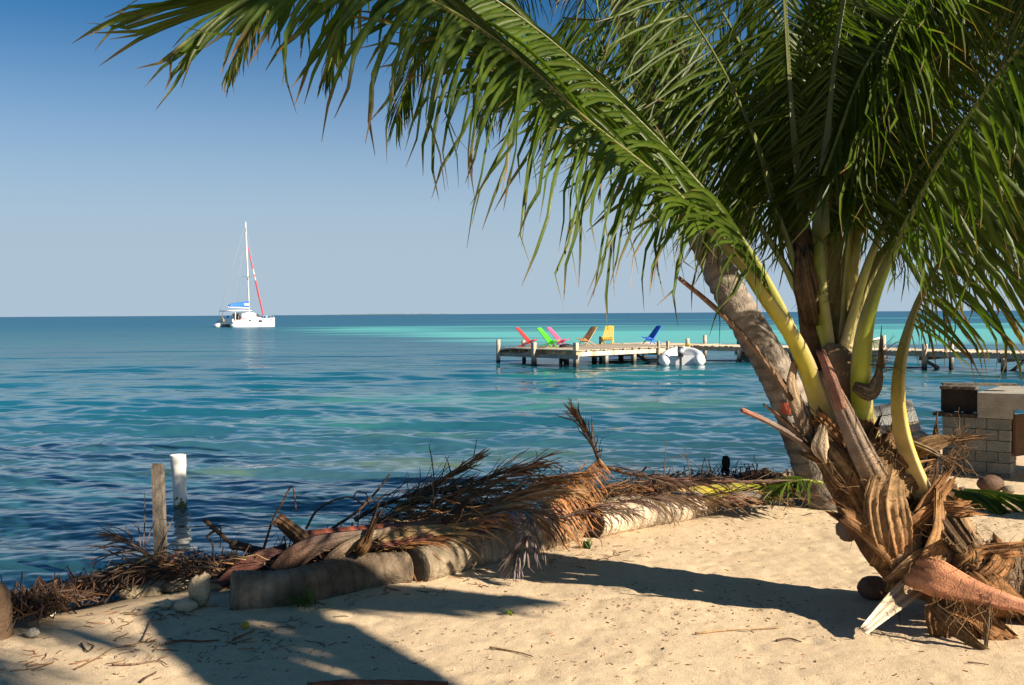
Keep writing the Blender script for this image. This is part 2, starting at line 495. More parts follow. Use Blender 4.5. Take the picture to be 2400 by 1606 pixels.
# patchiness of the sea floor
pn = fbm(x0 * 0.16, y0 * 0.10, 91, 4)
C = mixc(C, [0.010, 0.085, 0.145], 0.3 * sstep(0.52, 0.68, pn) * (1 - sstep(60, 140, D)))
C = mixc(C, [0.008, 0.15, 0.17], 0.35 * sstep(0.46, 0.30, pn) * (1 - sstep(50, 110, D)))
def patch(cx, cy, rx, ry, col, s=1.0, seed=0):
    global C
    n = fbm(x0 / rx * 2.2 + seed, y0 / ry * 2.2, 101 + seed, 4)
    d = np.sqrt(((x0 - cx) / rx) ** 2 + ((y0 - cy) / ry) ** 2)
    C = mixc(C, col, s * sstep(1.0, 0.25, d + 1.1 * (n - 0.5)))
patch(-1.2, 25.5, 5.5, 3.6, [0.09, 0.30, 0.25], 0.8, 1)
patch(3.2, 24.5, 4.5, 3.0, [0.11, 0.26, 0.20], 0.6, 2)
patch(-4.0, 20.5, 3.4, 1.5, [0.05, 0.22, 0.19], 0.7, 3)
patch(-1.5, 14.6, 1.6, 0.75, [0.16, 0.22, 0.11], 0.75, 4)
patch(-4.4, 13.9, 0.9, 0.5, [0.15, 0.24, 0.13], 0.6, 5)
patch(0.4, 15.2, 2.2, 1.2, [0.10, 0.18, 0.10], 0.5, 6)
patch(-1.7, 18.3, 2.4, 1.1, [0.10, 0.22, 0.14], 0.55, 7)
patch(-3.2, 10.0, 1.6, 0.9, [0.19, 0.17, 0.09], 0.5, 12)
patch(3.0, 35.5, 4.5, 4.0, [0.015, 0.20, 0.15], 0.85, 8)
patch(11.0, 35.0, 7.0, 5.5, [0.08, 0.22, 0.24], 0.7, 9)
patch(12.0, 27.0, 5.0, 3.0, [0.12, 0.22, 0.18], 0.6, 10)
patch(8.0, 21.0, 4.0, 2.5, [0.06, 0.11, 0.10], 0.5, 11)
# turquoise sand bank
nb = fbm(x0 / 34.0, y0 / 9.0, 111, 4); nb2 = fbm(x0 / 60.0, y0 / 16.0, 131, 3)
left = -5.0 - (D - 74.0) * 0.33
inb = sstep(-5, 9, x0 - left + 26 * (nb - 0.5)) * sstep(60, 72, D + 14 * (nb - 0.5)) * (1 - sstep(150, 185, D + 40 * (nb2 - 0.5)))
streak = sstep(0.53, 0.60, nb2) * sstep(84, 96, D) * sstep(-25, 5, x0)
strk2 = sstep(118, 124, D) * (1 - sstep(138, 146, D)) * sstep(-22, -8, x0 + 20 * (nb - 0.5))
inb = inb * (1 - 0.55 * np.maximum(streak, strk2))
C = mixc(C, [0.10, 0.52, 0.48], inb)
strk3 = sstep(0.58, 0.66, fbm(x0 / 160.0, y0 / 30.0, 141, 3)) * sstep(190, 230, D) * (1 - sstep(330, 420, D)) * sstep(-30, 10, x0)
C = mixc(C, [0.06, 0.36, 0.38], 0.6 * strk3)
clear = (1 - sstep(8.2, 12.5, cc)) * 0.5
clear = np.clip(clear + 0.10 * (1 - sstep(13, 24, cc)), 0, 1)
m, N_, L_, b_ = mat_new('sea_water')
M_water = m
N_.remove(b_)
at = N_.new('ShaderNodeAttribute'); at.attribute_name = 'Col'
ac = N_.new('ShaderNodeAttribute'); ac.attribute_name = 'clear'
af = N_.new('ShaderNodeAttribute'); af.attribute_name = 'far'
geo = N_.new('ShaderNodeNewGeometry')
def mapped(sc):
    mp = N_.new('ShaderNodeMapping'); mp.inputs['Scale'].default_value = sc; mp.inputs['Rotation'].default_value = (0, 0, 0.17)
    L_.new(geo.outputs['Position'], mp.inputs['Vector']); return mp.outputs[0]
h1 = noise(N_, L_, mapped((2.2, 4.6, 1)), 1.6, 4, 0.6)
h2 = noise(N_, L_, mapped((0.5, 1.1, 1)), 0.9, 3, 0.55)
h3 = noise(N_, L_, mapped((0.06, 0.16, 1)), 0.9, 3, 0.6)
h4 = noise(N_, L_, mapped((0.9, 2.2, 1)), 1.1, 3, 0.6)
hs = mathn(N_, L_, 'ADD', mathn(N_, L_, 'MULTIPLY', h1, 0.006), mathn(N_, L_, 'MULTIPLY', h2, 0.085))
hs = mathn(N_, L_, 'ADD', hs, mathn(N_, L_, 'MULTIPLY', h4, 0.020))
hs = mathn(N_, L_, 'ADD', hs, mathn(N_, L_, 'MULTIPLY', h3, 0.75))
bp = N_.new('ShaderNodeBump'); bp.inputs['Strength'].default_value = 1.0; bp.inputs['Distance'].default_value = 1.0
L_.new(hs, bp.inputs['Height']); L_.new(ramp(N_, L_, af.outputs['Fac'], 0, 0.6, 0.35, 1.0), bp.inputs['Strength'])
fr = N_.new('ShaderNodeFresnel'); fr.inputs['IOR'].default_value = 1.333; L_.new(bp.outputs[0], fr.inputs['Normal'])
fac = mathn(N_, L_, 'MINIMUM', mathn(N_, L_, 'MULTIPLY', fr.outputs[0], ramp(N_, L_, af.outputs['Fac'], 0, 1, 1.35, 0.50)), ramp(N_, L_, af.outputs['Fac'], 0, 1, 0.70, 0.30))
df = N_.new('ShaderNodeBsdfDiffuse'); L_.new(at.outputs['Color'], df.inputs['Color'])
gl = N_.new('ShaderNodeBsdfGlossy'); L_.new(ramp(N_, L_, af.outputs['Fac'], 0, 1, 0.05, 0.24), gl.inputs['Roughness']); L_.new(bp.outputs[0], gl.inputs['Normal'])
tr = N_.new('ShaderNodeBsdfTransparent'); tr.inputs['Color'].default_value = (0.55, 0.78, 0.76, 1)
m1 = N_.new('ShaderNodeMixShader'); L_.new(ac.outputs['Fac'], m1.inputs[0]); L_.new(df.outputs[0], m1.inputs[1]); L_.new(tr.outputs[0], m1.inputs[2])
m2 = N_.new('ShaderNodeMixShader'); L_.new(fac, m2.inputs[0]); L_.new(m1.outputs[0], m2.inputs[1]); L_.new(gl.outputs[0], m2.inputs[2])
L_.new(m2.outputs[0], N_['Material Output'].inputs['Surface'])
sheet('sea', X, Y, Z, C, M_water, {'clear': clear, 'far': sstep(math.log(16), math.log(320), ld)})

# far low island on the horizon
mb = MB()
ux = np.linspace(725, 1090, 60)
rings = []
for i, u in enumerate(ux):
    e = math.sin(math.pi * i / 59) ** 0.5
    p = P(u, 735, 9000.0); hgt = (3.5 + 5 * vnoise(i * 0.6, 0, 5)) * e + 0.2
    rings.append([[p[0], 9000, -1], [p[0], 9000, hgt * 0.7], [p[0], 9120, hgt], [p[0], 9250, hgt * 0.6], [p[0], 9300, -1]])
mb.loft(rings, np.array([0.10, 0.14, 0.15]), cap=False, closed=False)
tag(mb.build('island', M_rock), kind='structure')

# ------------------------------------------------------------------ palm fronds
GREEN = np.array([0.021, 0.060, 0.006]); GREEN2 = np.array([0.050, 0.090, 0.006]); BROWN = np.array([0.20, 0.11, 0.055])
def leaflet_geo(p0, d0, wref, L, w, g, tip, rows_=8, fold=0.28, col=GREEN, rib=None, curl=0.0, dead=0.0):
    t = np.linspace(0, 1, rows_)
    ds = L / (rows_ - 1)
    p = np.array(p0, float); d = nrm(d0); pts = [p.copy()]; ds_ = [d.copy()]
    cv = rng.normal(0, 1, 3) * curl
    for i in range(1, rows_):
        tt_ = i / (rows_ - 1)
        d = nrm(d + np.array([0, 0, -1.0]) * g * ds * (0.4 + 1.2 * tt_) + cv * ds * (tt_ ** 2))
        if tt_ > 0.82:
            d = nrm(d + rng.normal(0, 0.22 + 0.4 * dead, 3) * min(1, ds / 0.1))
        p = p + d * ds; pts.append(p.copy()); ds_.append(d.copy())
    pts = np.array(pts); ds_ = np.array(ds_)
    W = np.minimum(1, 0.45 + 3.2 * t) * (1 - 0.25 * t) * np.where(t > 0.86, 0.28 + 0.0 * t, np.clip(1 - ((t - 0.55) / 0.42) ** 2 * (t > 0.55) * 0.7, 0.2, 1))
    W[-1] = 0.07
    W *= w
    wr_ = wref - ds_ * (ds_ @ wref)[:, None]
    wr_ /= np.linalg.norm(wr_, axis=1, keepdims=True) + 1e-9
    n = np.cross(ds_, wr_)
    a = pts + wr_ * (W / 2)[:, None]; b = pts - wr_ * (W / 2)[:, None]; c_ = pts + n * (W * fold)[:, None]
    V = np.stack([a, c_, b], 1).reshape(-1, 3)
    f = []
    for i in range(rows_ - 1):
        o = 3 * i
        f += [(o, o + 1, o + 4, o + 3), (o + 1, o + 2, o + 5, o + 4)]
    k = sstep(1 - tip, 1 - tip * 0.55, t)[:, None] if tip > 0 else np.zeros((rows_, 1))
    cl = np.tile(col, (rows_, 1)) * (1 - k) + BROWN * rng.uniform(0.7, 1.2) * k
    rb = cl if rib is None else cl * 0.45 + np.array(rib) * 0.55
    Cc = np.stack([cl, rb * (1 - k) + cl * k, cl], 1).reshape(-1, 3)
    return V, np.array(f), Cc

def frond(parent, ctrl, pix=True, L=0.8, w=0.042, n=60, start=0.28, r0=0.07, r1=0.008, droop=1.6, roll=0.0, fwd=(62, 18), dih=15,
          single=False, dead=False, col=GREEN, rachis_col=None, tipb=0.16, seed=0, nor=None, rows_=8, lab=None, stem_name='frond', nr=44, flat=None, lmul=None, bend=None, sides=None, tipk=0.62, taper=2.0, bprof=0.55, mess=1.0):
    global rng
    rng = np.random.RandomState(1000 + seed)
    pts = np.array([P(*q) for q in ctrl]) if pix else np.array(ctrl, float)
    R = catmull(pts, nr)
    T = np.gradient(R, axis=0); T /= np.linalg.norm(T, axis=1, keepdims=True)
    up = np.array([0, 0, 1.0]) if nor is None else nrm(nor)
    t = np.linspace(0, 1, nr)
    rad = r0 * 0.9 * (1 - 0.92 * sstep(0.10, 0.62, t)) + r1 + r0 * 0.9 * np.exp(-t * 16) * 0.55
    Nn = []
    for i in range(nr):
        u = up - T[i] * up.dot(T[i])
        if np.linalg.norm(u) < 0.15 and Nn:
            u = Nn[-1] - T[i] * Nn[-1].dot(T[i])
        Nn.append(nrm(u))
    Nn = np.array(Nn); S = np.cross(T, Nn)
    if roll:
        cr, sr = math.cos(roll), math.sin(roll)
        Nn, S = Nn * cr + S * sr, S * cr - Nn * sr
    mb = MB()
    if rachis_col is None:
        base = np.array([0.34, 0.29, 0.16]); mid = np.array([0.32, 0.31, 0.025]); far = np.array([0.10, 0.14, 0.015])
    else:
        base, mid, far = [np.array(q) for q in rachis_col]
        if not dead: far = far * 0.55
    k1 = sstep(0.0, 0.12, t)[:, None]; k2 = sstep(0.14, 0.32, t)[:, None]
    rc = base * (1 - k1) + mid * k1; rc = rc * (1 - k2) + far * k2
    sg = 8
    th_ = np.concatenate([np.linspace(0, np.pi, sg + 1), np.linspace(np.pi, 0, sg + 1)[1:-1]])
    ed = np.abs(np.cos(th_)) ** 5; ed[sg + 1:] = 0.8
    ed = ed[None, :, None] * (1 - 0.8 * sstep(0.10, 0.30, t))[:, None, None]
    rc3 = rc[:, None, :] * (1 - ed) + base[None, None, :] * rng.uniform(0.75, 1.1, (nr, 1, 1)) * ed
    rc3 = rc3 * (1 - 0.25 * (rng.rand(nr, 2 * sg, 1) > 0.95))
    mb.strap(R, rad * 2, rad * 0.95, Nn, rc3, hollow=0.7, seg=sg)
    rob = mb.build(stem_name, M_dead if dead else M_stalk, parent)
    if lab: rob['label'] = lab
    allmb = MB()
    ts = start + (0.995 - start) * np.linspace(0, 1, n) ** 0.92
    for j, tj in enumerate(ts):
        q = (tj - start) / (1 - start)
        x = tj * (nr - 1); i = min(int(x), nr - 2); fx = x - i
        p = R[i] * (1 - fx) + R[i + 1] * fx
        Tt = T[i]; NN = Nn[i]; SS = S[i]
        prof = (bprof + (1 - bprof) * min(1, q / 0.18)) * (1 - tipk * max(0, (q - 0.45) / 0.55) ** 1.6)
        for s in (-1, 1):
            if rng.rand() < (0.28 * mess if dead else 0.03): continue
            fw, dh_, dr_, bd = fwd, dih, droop, bend
            if sides is not None: fw, dh_, dr_, bd = sides[s]
            f1 = max(0.0, (q - 0.70) / 0.30) if sides is not None and single else 0.0
            fa = math.radians((fw[0] + (fw[1] - fw[0]) * q) * (1 - f1) + 20 * f1 + rng.normal(0, 6 if not dead else 24 * mess))
            if isinstance(dh_, tuple): dh_ = dh_[0] + (dh_[1] - dh_[0]) * min(1, q * 1.6)
            dh_ = dh_ * (1 - 0.6 * f1)
            if bd is not None and f1: bd = tuple(np.array(bd) * (1 - f1)); dr_ = dr_ * (1 - 0.75 * f1)
            di = math.radians(dh_ + rng.normal(0, 8 if not dead else 30 * mess))
            d0 = Tt * math.cos(fa) + (SS * s * math.cos(di) + NN * math.sin(di)) * math.sin(fa)
            if bd is not None: d0 = nrm(d0 + np.array(bd) * rng.uniform(0.6, 1.2))
            ln = L * prof * (rng.uniform(1 - 0.5 * mess, 1 + 0.3 * mess) if dead else rng.uniform(0.82, 1.12))
            if lmul is not None: ln *= lmul[0] if s < 0 else lmul[1]
            a = math.radians(rng.normal(38, 14)) if flat is None else math.radians(rng.normal(flat, 10))
            wref = Tt * math.cos(a) + NN * math.sin(a)
            if dead:
                cl = col * rng.uniform(0.45, 1.5) * (1 + rng.normal(0, 0.08, 3)); tip = 0
            else:
                m_ = rng.rand()
                cl = (col * (1 - m_) + GREEN2 * m_) * rng.uniform(0.75, 1.25); tip = tipb * rng.uniform(0.3, 1.9)
            V, f, Cc = leaflet_geo(p + SS * s * rad[i] * 0.6, d0, wref, ln, w * rng.uniform(0.8, 1.2) * (0.65 + 0.35 * prof), dr_ * rng.uniform(0.6, 1.35), tip,
                                   rows_, col=cl, rib=None if dead else (0.11, 0.13, 0.014), curl=1.5 * mess if dead else 0.35, dead=1.0 if dead else 0.0)
            if single:
                one = MB(); one.add(V, f, Cc)
                one.build('leaflet', M_dead if dead else M_leaf, rob)
            else:
                allmb.add(V, f, Cc)
    if not single and allmb.n:
        tag(allmb.build('leaflets', M_dead if dead else M_leaf, rob), kind='stuff')
    return rob

def stub(parent, name, ctrl, wid, thk, nor, col, hollow=0.5, mat=None, lab=None, n=14, pix=True, seg=12):
    fib = mat is M_fibre
    seg = max(seg, 26 if fib else 14)
    pts = catmull(np.array([P(*q) for q in ctrl]) if pix else np.array(ctrl, float), n)
    mb = MB()
    wv = np.interp(np.linspace(0, 1, n), np.linspace(0, 1, len(wid)), wid); tv = np.interp(np.linspace(0, 1, n), np.linspace(0, 1, len(thk)), thk)
    cols = np.array(col, float)
    cols = np.array([[np.interp(t, np.linspace(0, 1, len(cols)), cols[:, k]) for k in range(3)] for t in np.linspace(0, 1, n)]) if cols.ndim == 2 else np.tile(cols, (n, 1))
    cols = cols * rng.uniform(0.85, 1.15, (n, 1))
    mb.strap(pts, wv, tv, np.array(nor, float), cols, hollow, seg, ridge=0.26 if fib else 0.10, cvar=0.32 if fib else 0.30, rag=0.085 if fib else 0.012)
    o = mb.build(name, mat or M_sheath, parent)
    if lab: o['label'] = lab
    return o

def fibres(parent, name, spots, n, L, r=0.0016, col=(0.42, 0.25, 0.12), droop=1.5, spread=0.6, mat=None):
    """loose strands: spots are (point, direction, radius)"""
    mb = MB()
    for p, d, rr in spots:
        for _ in range(n):
            q = np.array(p) + rng.normal(0, rr, 3); dd = nrm(np.array(d) + rng.normal(0, spread, 3)); ln = L * rng.uniform(0.4, 1.3)
            pts = [q]
            for k in range(5):
                dd = nrm(dd + np.array([0, 0, -1]) * droop * ln / 5 + rng.normal(0, 0.25, 3)); q = q + dd * ln / 5; pts.append(q)
            mb.tube(pts, np.linspace(r, r * 0.5, 6), np.array(col) * rng.uniform(0.5, 1.5), seg=3, cap=False)
    return tag(mb.build(name, mat or M_fibre, parent), kind='stuff')

def ringed_trunk(mb, pts, rad, col, ring=0.045, seg=18, dark=0.55, n=120, rough=0.03, depth=0.03):
    R = catmull(pts, n); rr = np.interp(np.linspace(0, 1, n), np.linspace(0, 1, len(rad)), rad)
    ln = np.linalg.norm(np.diff(R, axis=0), axis=1).sum()
    t = np.linspace(0, ln, n)
    sc = np.abs(np.sin(np.pi * t / ring + 0.8 * np.sin(t * 3))) ** 6
    rr = rr * (1 - depth * sc + 0.012 * rng.normal(0, 1, n))
    cc_ = np.outer(1 - (1 - dark) * sc, np.array(col)) * (0.85 + 0.3 * vnoise(t * 5, t * 0, 9)[:, None])
    an = np.linspace(0, 6.283, seg, endpoint=False)
    bl = fbm(t[:, None] * 7 + np.cos(an)[None] * 1.3, np.sin(an)[None] * 1.3 + t[:, None] * 1.7, 33, 4)
    cc_ = cc_[:, None, :] * (0.55 + 0.95 * bl)[:, :, None]
    mb.tube(R, rr, cc_, seg=seg, cap=True, wob=rough)

# --- the young palm leaning over the sand in front
base = G(2200, 1400)
palm = thing('coconut_palm', 'young coconut palm curving up from the sand in front with yellow leaf stalks', 'palm tree', base)
mb = MB()
ringed_trunk(mb, [P(2800, 1335, 5.15), P(2600, 1360, 5.3), P(2470, 1368, 5.4), P(2370, 1362, 5.46), P(2300, 1352, 5.5)], [0.19, 0.19, 0.19, 0.20, 0.20], [0.23, 0.16, 0.105], ring=0.05, dark=0.7, depth=0.015, rough=0.05)
mb.build('trunk', M_bark, palm)
mb = MB()
ax = [(2440, 1375, 5.42), (2330, 1362, 5.48), (2230, 1338, 5.54), (2140, 1288, 5.6), (2072, 1212, 5.66), (2018, 1122, 5.72), (1978, 1028, 5.78), (1946, 932, 5.85), (1920, 840, 5.9), (1902, 740, 5.95), (1890, 640, 6.0), (1880, 540, 6.0)]
R = catmull([P(*q) for q in ax], 80)
rr = np.interp(np.linspace(0, 1, 80), np.linspace(0, 1, 12), [0.17, 0.20, 0.225, 0.235, 0.215, 0.195, 0.165, 0.13, 0.095, 0.075, 0.065, 0.05]) * (1 + 0.025 * np.sin(np.arange(80) * 1.1) + 0.04 * (vnoise(np.arange(80) * 0.35, np.zeros(80), 12) - 0.5))
t = np.linspace(0, 1, 80)[:, None]
cc_ = np.array([0.36, 0.17, 0.07]) * (1 - t) + np.array([0.27, 0.16, 0.085]) * t
band = np.abs(np.sin(np.arange(80) * 0.42)) ** 8
mb.tube(R, rr, cc_ * rng.uniform(0.8, 1.15, (80, 1)) * (1 - 0.45 * band[:, None]), seg=26, wob=0.025)
mb.build('crownshaft', M_fibre, palm)

YB = ([0.46, 0.36, 0.19], [0.46, 0.42, 0.03], [0.16, 0.18, 0.02])
YY = ([0.55, 0.44, 0.22], [0.64, 0.44, 0.012], [0.22, 0.22, 0.02])
YG = ([0.40, 0.34, 0.15], [0.36, 0.40, 0.03], [0.10, 0.14, 0.015])
FA = [(1945, 1010, 5.72), (1915, 920, 5.62), (1868, 800, 5.5), (1800, 700, 5.4), (1720, 590, 5.28), (1560, 430, 5.05), (1370, 275, 4.75), (1190, 115, 4.45), (1030, 10, 4.18), (870, -50, 3.95), (760, -55, 3.84), (660, -35, 3.76), (585, -5, 3.70)]
frond(palm, FA, L=1.06, w=0.0255, n=108, start=0.22, r0=0.052, single=True, rachis_col=YB, seed=1, tipb=0.12, lab='long front frond arching to the upper left', tipk=0.36, bprof=0.9,
      sides={-1: ((24, 50), (12, -52), 1.9, (0, 0, -0.15)), 1: ((17, 24), 48, 0.8, (0, 0, 0))})
FE = [(2050, 1060, 5.6), (2020, 930, 5.52), (2022, 803, 5.45), (2048, 689, 5.35), (2115, 540, 5.15), (2230, 330, 4.9), (2390, 110, 4.6), (2560, -60, 4.4), (2700, -130, 4.3)]
frond(palm, FE, L=0.66, w=0.034, n=42, start=0.42, r0=0.054, tipb=0.06, single=True, rachis_col=YG, seed=2, col=GREEN * 0.8, lab='frond rising to the upper right corner',
      sides={-1: ((40, 30), -30, 1.2, (-0.25, 0, -1.5)), 1: ((40, 30), -30, 1.2, (-0.1, 0, -1.2))})
FF = [(2182, 1205, 5.42), (2145, 1125, 5.4), (2114, 1035, 5.38), (2101, 945, 5.36), (2106, 855, 5.34), (2127, 770, 5.32), (2158, 690, 5.28), (2205, 612, 5.25), (2275, 530, 5.2), (2365, 462, 5.15), (2500, 410, 5.05), (2680, 430, 4.95), (2830, 520, 4.9)]
frond(palm, FF, L=0.72, w=0.027, n=76, start=0.38, r0=0.052, rachis_col=YY, seed=3, tipb=0.22, nor=(-0.7, -0.25, 0.6), lab='drooping frond on a bright yellow stalk', col=GREEN * 0.85,
      sides={-1: ((70, 40), -30, 1.6, (0.1, 0, -0.9)), 1: ((60, 40), -30, 1.6, (0.2, 0, -0.9))})
frond(palm, [(1932, 950, 5.75), (1855, 770, 5.68), (1745, 575, 5.55), (1595, 385, 5.38), (1405, 195, 5.15), (1205, 30, 4.9), (1010, -80, 4.7), (820, -120, 4.55), (660, -110, 4.45)], L=0.85, w=0.03, n=96, start=0.25, r0=0.046, rachis_col=YG, seed=4, col=GREEN * 0.9, tipb=0.1, tipk=0.4, bprof=0.9,
      sides={-1: ((26, 48), (5, -45), 1.4, (-0.25, 0, -0.3)), 1: ((18, 26), 35, 0.8, (0, 0, 0))})
back = [
    ([(1940, 980, 5.85), (1905, 760, 5.95), (1860, 580, 6.0), (1816, 472, 6.05), (1775, 333, 6.15), (1700, 170, 6.3), (1616, 33, 6.45), (1500, -110, 6.6), (1380, -190, 6.7)], YG, 0.85, 10, 0.055),
    ([(1965, 900, 5.85), (1945, 800, 5.85), (1928, 680, 5.85), (1925, 520, 5.9), (1938, 333, 6.0), (1962, 100, 6.15), (2000, -100, 6.3), (2060, -260, 6.4)], YG, 0.85, 5, 0.066),
    ([(2005, 920, 5.95), (1995, 790, 6.0), (1992, 640, 6.0), (2012, 500, 6.05), (2075, 300, 6.2), (2170, 100, 6.4), (2270, -60, 6.6), (2400, -160, 6.8)], YB, 0.85, 0, 0.060),
    ([(1930, 850, 5.95), (1900, 640, 6.05), (1880, 480, 6.1), (1858, 280, 6.2), (1843, 60, 6.35), (1835, -120, 6.5), (1840, -260, 6.6)], YG, 0.8, 5, 0.05),
    ([(1950, 820, 6.05), (1985, 600, 6.2), (2080, 420, 6.4), (2230, 290, 6.7), (2420, 240, 7.0), (2620, 260, 7.3)], YG, 0.9, -5, 0.05),
    ([(1945, 800, 6.1), (1955, 560, 6.3), (2000, 300, 6.6), (2080, 70, 6.9), (2190, -110, 7.2), (2330, -210, 7.5)], YG, 0.9, 0, 0.05),
    ([(1960, 820, 5.95), (2050, 560, 5.9), (2180, 360, 5.8), (2330, 240, 5.6), (2500, 190, 5.4), (2680, 210, 5.2)], YG, 0.85, -5, 0.05),
    ([(1955, 800, 6.0), (1990, 500, 6.0), (2060, 200, 5.9), (2160, -60, 5.8), (2280, -240, 5.6)], YG, 0.85, 0, 0.05),
    ([(1940, 900, 5.9), (1880, 690, 6.0), (1780, 520, 6.1), (1640, 360, 6.2), (1490, 225, 6.3), (1330, 130, 6.4), (1170, 90, 6.5)], YG, 0.75, 0, 0.045),
    ([(1930, 820, 6.05), (1870, 560, 6.3), (1770, 330, 6.6), (1640, 160, 6.9), (1480, 60, 7.2), (1320, 40, 7.5)], YG, 0.85, 0, 0.05),
    ([(1935, 800, 6.1), (1890, 560, 6.4), (1830, 330, 6.8), (1740, 110, 7.2), (1620, -80, 7.6), (1480, -200, 8.0)], YG, 0.9, 0, 0.05),
    ([(1970, 800, 6.05), (2060, 600, 6.1), (2200, 470, 6.2), (2370, 410, 6.3), (2560, 430, 6.4), (2700, 520, 6.5)], YG, 0.8, -5, 0.05),
    ([(1940, 820, 6.0), (1920, 560, 6.1), (1940, 280, 6.3), (2000, 20, 6.6), (2090, -200, 6.9)], YG, 0.9, 0, 0.05),
]
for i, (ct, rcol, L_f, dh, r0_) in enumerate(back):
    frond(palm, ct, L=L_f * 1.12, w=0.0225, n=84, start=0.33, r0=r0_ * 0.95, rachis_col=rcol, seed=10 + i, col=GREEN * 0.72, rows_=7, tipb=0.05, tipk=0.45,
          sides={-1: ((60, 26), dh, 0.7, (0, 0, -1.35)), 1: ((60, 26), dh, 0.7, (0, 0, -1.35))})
# dead leaf bases, sheaths and cut stalks round its crown
UPC = np.array([0.1, -0.9, 0.4])
TAN = [0.32, 0.20, 0.105]; GREY = [0.26, 0.20, 0.15]; DARK = [0.085, 0.05, 0.03]; RED = [0.40, 0.17, 0.085]; PALE = [0.50, 0.38, 0.24]
stub(palm, 'leaf_base', [(2060, 1140, 5.42), (2015, 1050, 5.38), (1975, 960, 5.38), (1935, 870, 5.42)], [0.17, 0.13, 0.105, 0.06], [0.06, 0.05, 0.04, 0.02], [0.5, 0.8, 0.2], [[0.30, 0.19, 0.10], GREY, [0.22, 0.16, 0.12], [0.30, 0.20, 0.14]], lab='thick grey-brown cut leaf base in front')
stub(palm, 'leaf_base', [(1972, 955, 5.36), (1950, 890, 5.34), (1925, 828, 5.36)], [0.07, 0.065, 0.05], [0.03, 0.025, 0.015], [0.6, 0.7, 0.3], [[0.20, 0.10, 0.07], [0.22, 0.12, 0.09], [0.26, 0.12, 0.08]], lab='reddish pointed leaf base')
stub(palm, 'dead_stalk', [(1860, 930, 5.55), (1800, 850, 5.5), (1728, 768, 5.45), (1660, 705, 5.4), (1598, 655, 5.36)], [0.085, 0.06, 0.05, 0.042, 0.03], [0.035, 0.025, 0.02, 0.02, 0.015], [0.4, -0.5, 0.8], [DARK, [0.17, 0.11, 0.07], [0.20, 0.13, 0.085], [0.17, 0.10, 0.06], [0.30, 0.15, 0.10]], lab='long brown dead stalk pointing up left')
stub(palm, 'dead_stalk', [(1925, 1065, 5.5), (1870, 1025, 5.46), (1800, 985, 5.42), (1744, 960, 5.4)], [0.075, 0.055, 0.048, 0.042], [0.03, 0.025, 0.02, 0.02], [0.2, -0.4, 0.9], [DARK, [0.15, 0.11, 0.09], [0.20, 0.15, 0.12], [0.38, 0.17, 0.11]], lab='cut stalk with a reddish end')
stub(palm, 'dead_stalk', [(1920, 1060, 5.55), (1860, 1000, 5.52), (1795, 950, 5.5)], [0.06, 0.045, 0.02], [0.025, 0.02, 0.01], [0.3, -0.4, 0.9], [DARK, [0.16, 0.10, 0.06], [0.20, 0.12, 0.07]])
stub(palm, 'dead_stalk', [(1915, 1050, 5.58), (1880, 980, 5.56), (1855, 905, 5.55), (1862, 850, 5.55)], [0.12, 0.10, 0.075, 0.04], [0.04, 0.03, 0.02, 0.01], [-0.2, 0.8, 0.3], [[0.14, 0.09, 0.055], [0.2, 0.14, 0.09], [0.26, 0.19, 0.12], [0.22, 0.15, 0.09]])
stub(palm, 'leaf_sheath', [(1985, 960, 5.72), (1975, 900, 5.64), (1965, 850, 5.66), (1950, 815, 5.75)], [0.20, 0.22, 0.20, 0.11], [0.09, 0.10, 0.08, 0.03], [0, 1, -0.1], [DARK, [0.11, 0.065, 0.035], [0.22, 0.13, 0.07], [0.36, 0.23, 0.12]], lab='dark rounded leaf sheath')
stub(palm, 'leaf_sheath', [(2100, 1300, 5.36), (2085, 1235, 5.32), (2075, 1170, 5.33), (2085, 1105, 5.40), (2098, 1055, 5.48)], [0.19, 0.25, 0.24, 0.19, 0.15], [0.02, 0.03, 0.03, 0.025, 0.02], [0, 1, 0.2], [[0.46, 0.22, 0.09], [0.54, 0.32, 0.15], [0.52, 0.32, 0.16], [0.44, 0.28, 0.14], [0.4, 0.25, 0.13]], mat=M_fibre, lab='woven tan fibre sheath on the trunk', n=20, seg=10)
stub(palm, 'leaf_sheath', [(2010, 1150, 5.48), (1975, 1110, 5.45), (1940, 1060, 5.45), (1925, 1020, 5.5)], [0.14, 0.19, 0.17, 0.06], [0.03, 0.04, 0.035, 0.015], [0.2, 0.9, 0.2], [[0.24, 0.13, 0.06], [0.36, 0.23, 0.11], [0.34, 0.22, 0.12], PALE], mat=M_fibre, n=16, seg=10)
stub(palm, 'leaf_sheath', [(1935, 1085, 5.42), (1922, 1050, 5.4), (1930, 1005, 5.4)], [0.015, 0.10, 0.05], [0.01, 0.015, 0.01], [0.2, 0.9, 0.1], [PALE, [0.46, 0.36, 0.25], PALE], lab='pale papery sheath scrap')
stub(palm, 'leaf_base', [(2130, 1335, 5.34), (2180, 1350, 5.2), (2260, 1380, 5.12), (2350, 1408, 5.08), (2470, 1440, 5.04)], [0.17, 0.20, 0.12, 0.075, 0.055], [0.02, 0.035, 0.03, 0.025, 0.02], [0.1, 0.8, -0.2], [[0.42, 0.22, 0.11], [0.50, 0.22, 0.11], [0.46, 0.20, 0.11], [0.42, 0.19, 0.11], [0.42, 0.20, 0.12]], lab='wide orange-pink dead leaf base across the trunk', n=22, seg=10)
stub(palm, 'leaf_base', [(2165, 1355, 5.35), (2120, 1390, 5.28), (2075, 1430, 5.2), (2028, 1475, 5.12)], [0.14, 0.12, 0.085, 0.05], [0.04, 0.04, 0.035, 0.02], [0.3, -0.6, 0.7], [[0.16, 0.10, 0.05], [0.36, 0.25, 0.14], [0.55, 0.45, 0.33], [0.66, 0.55, 0.43]], lab='cut pale stalk resting on the sand')
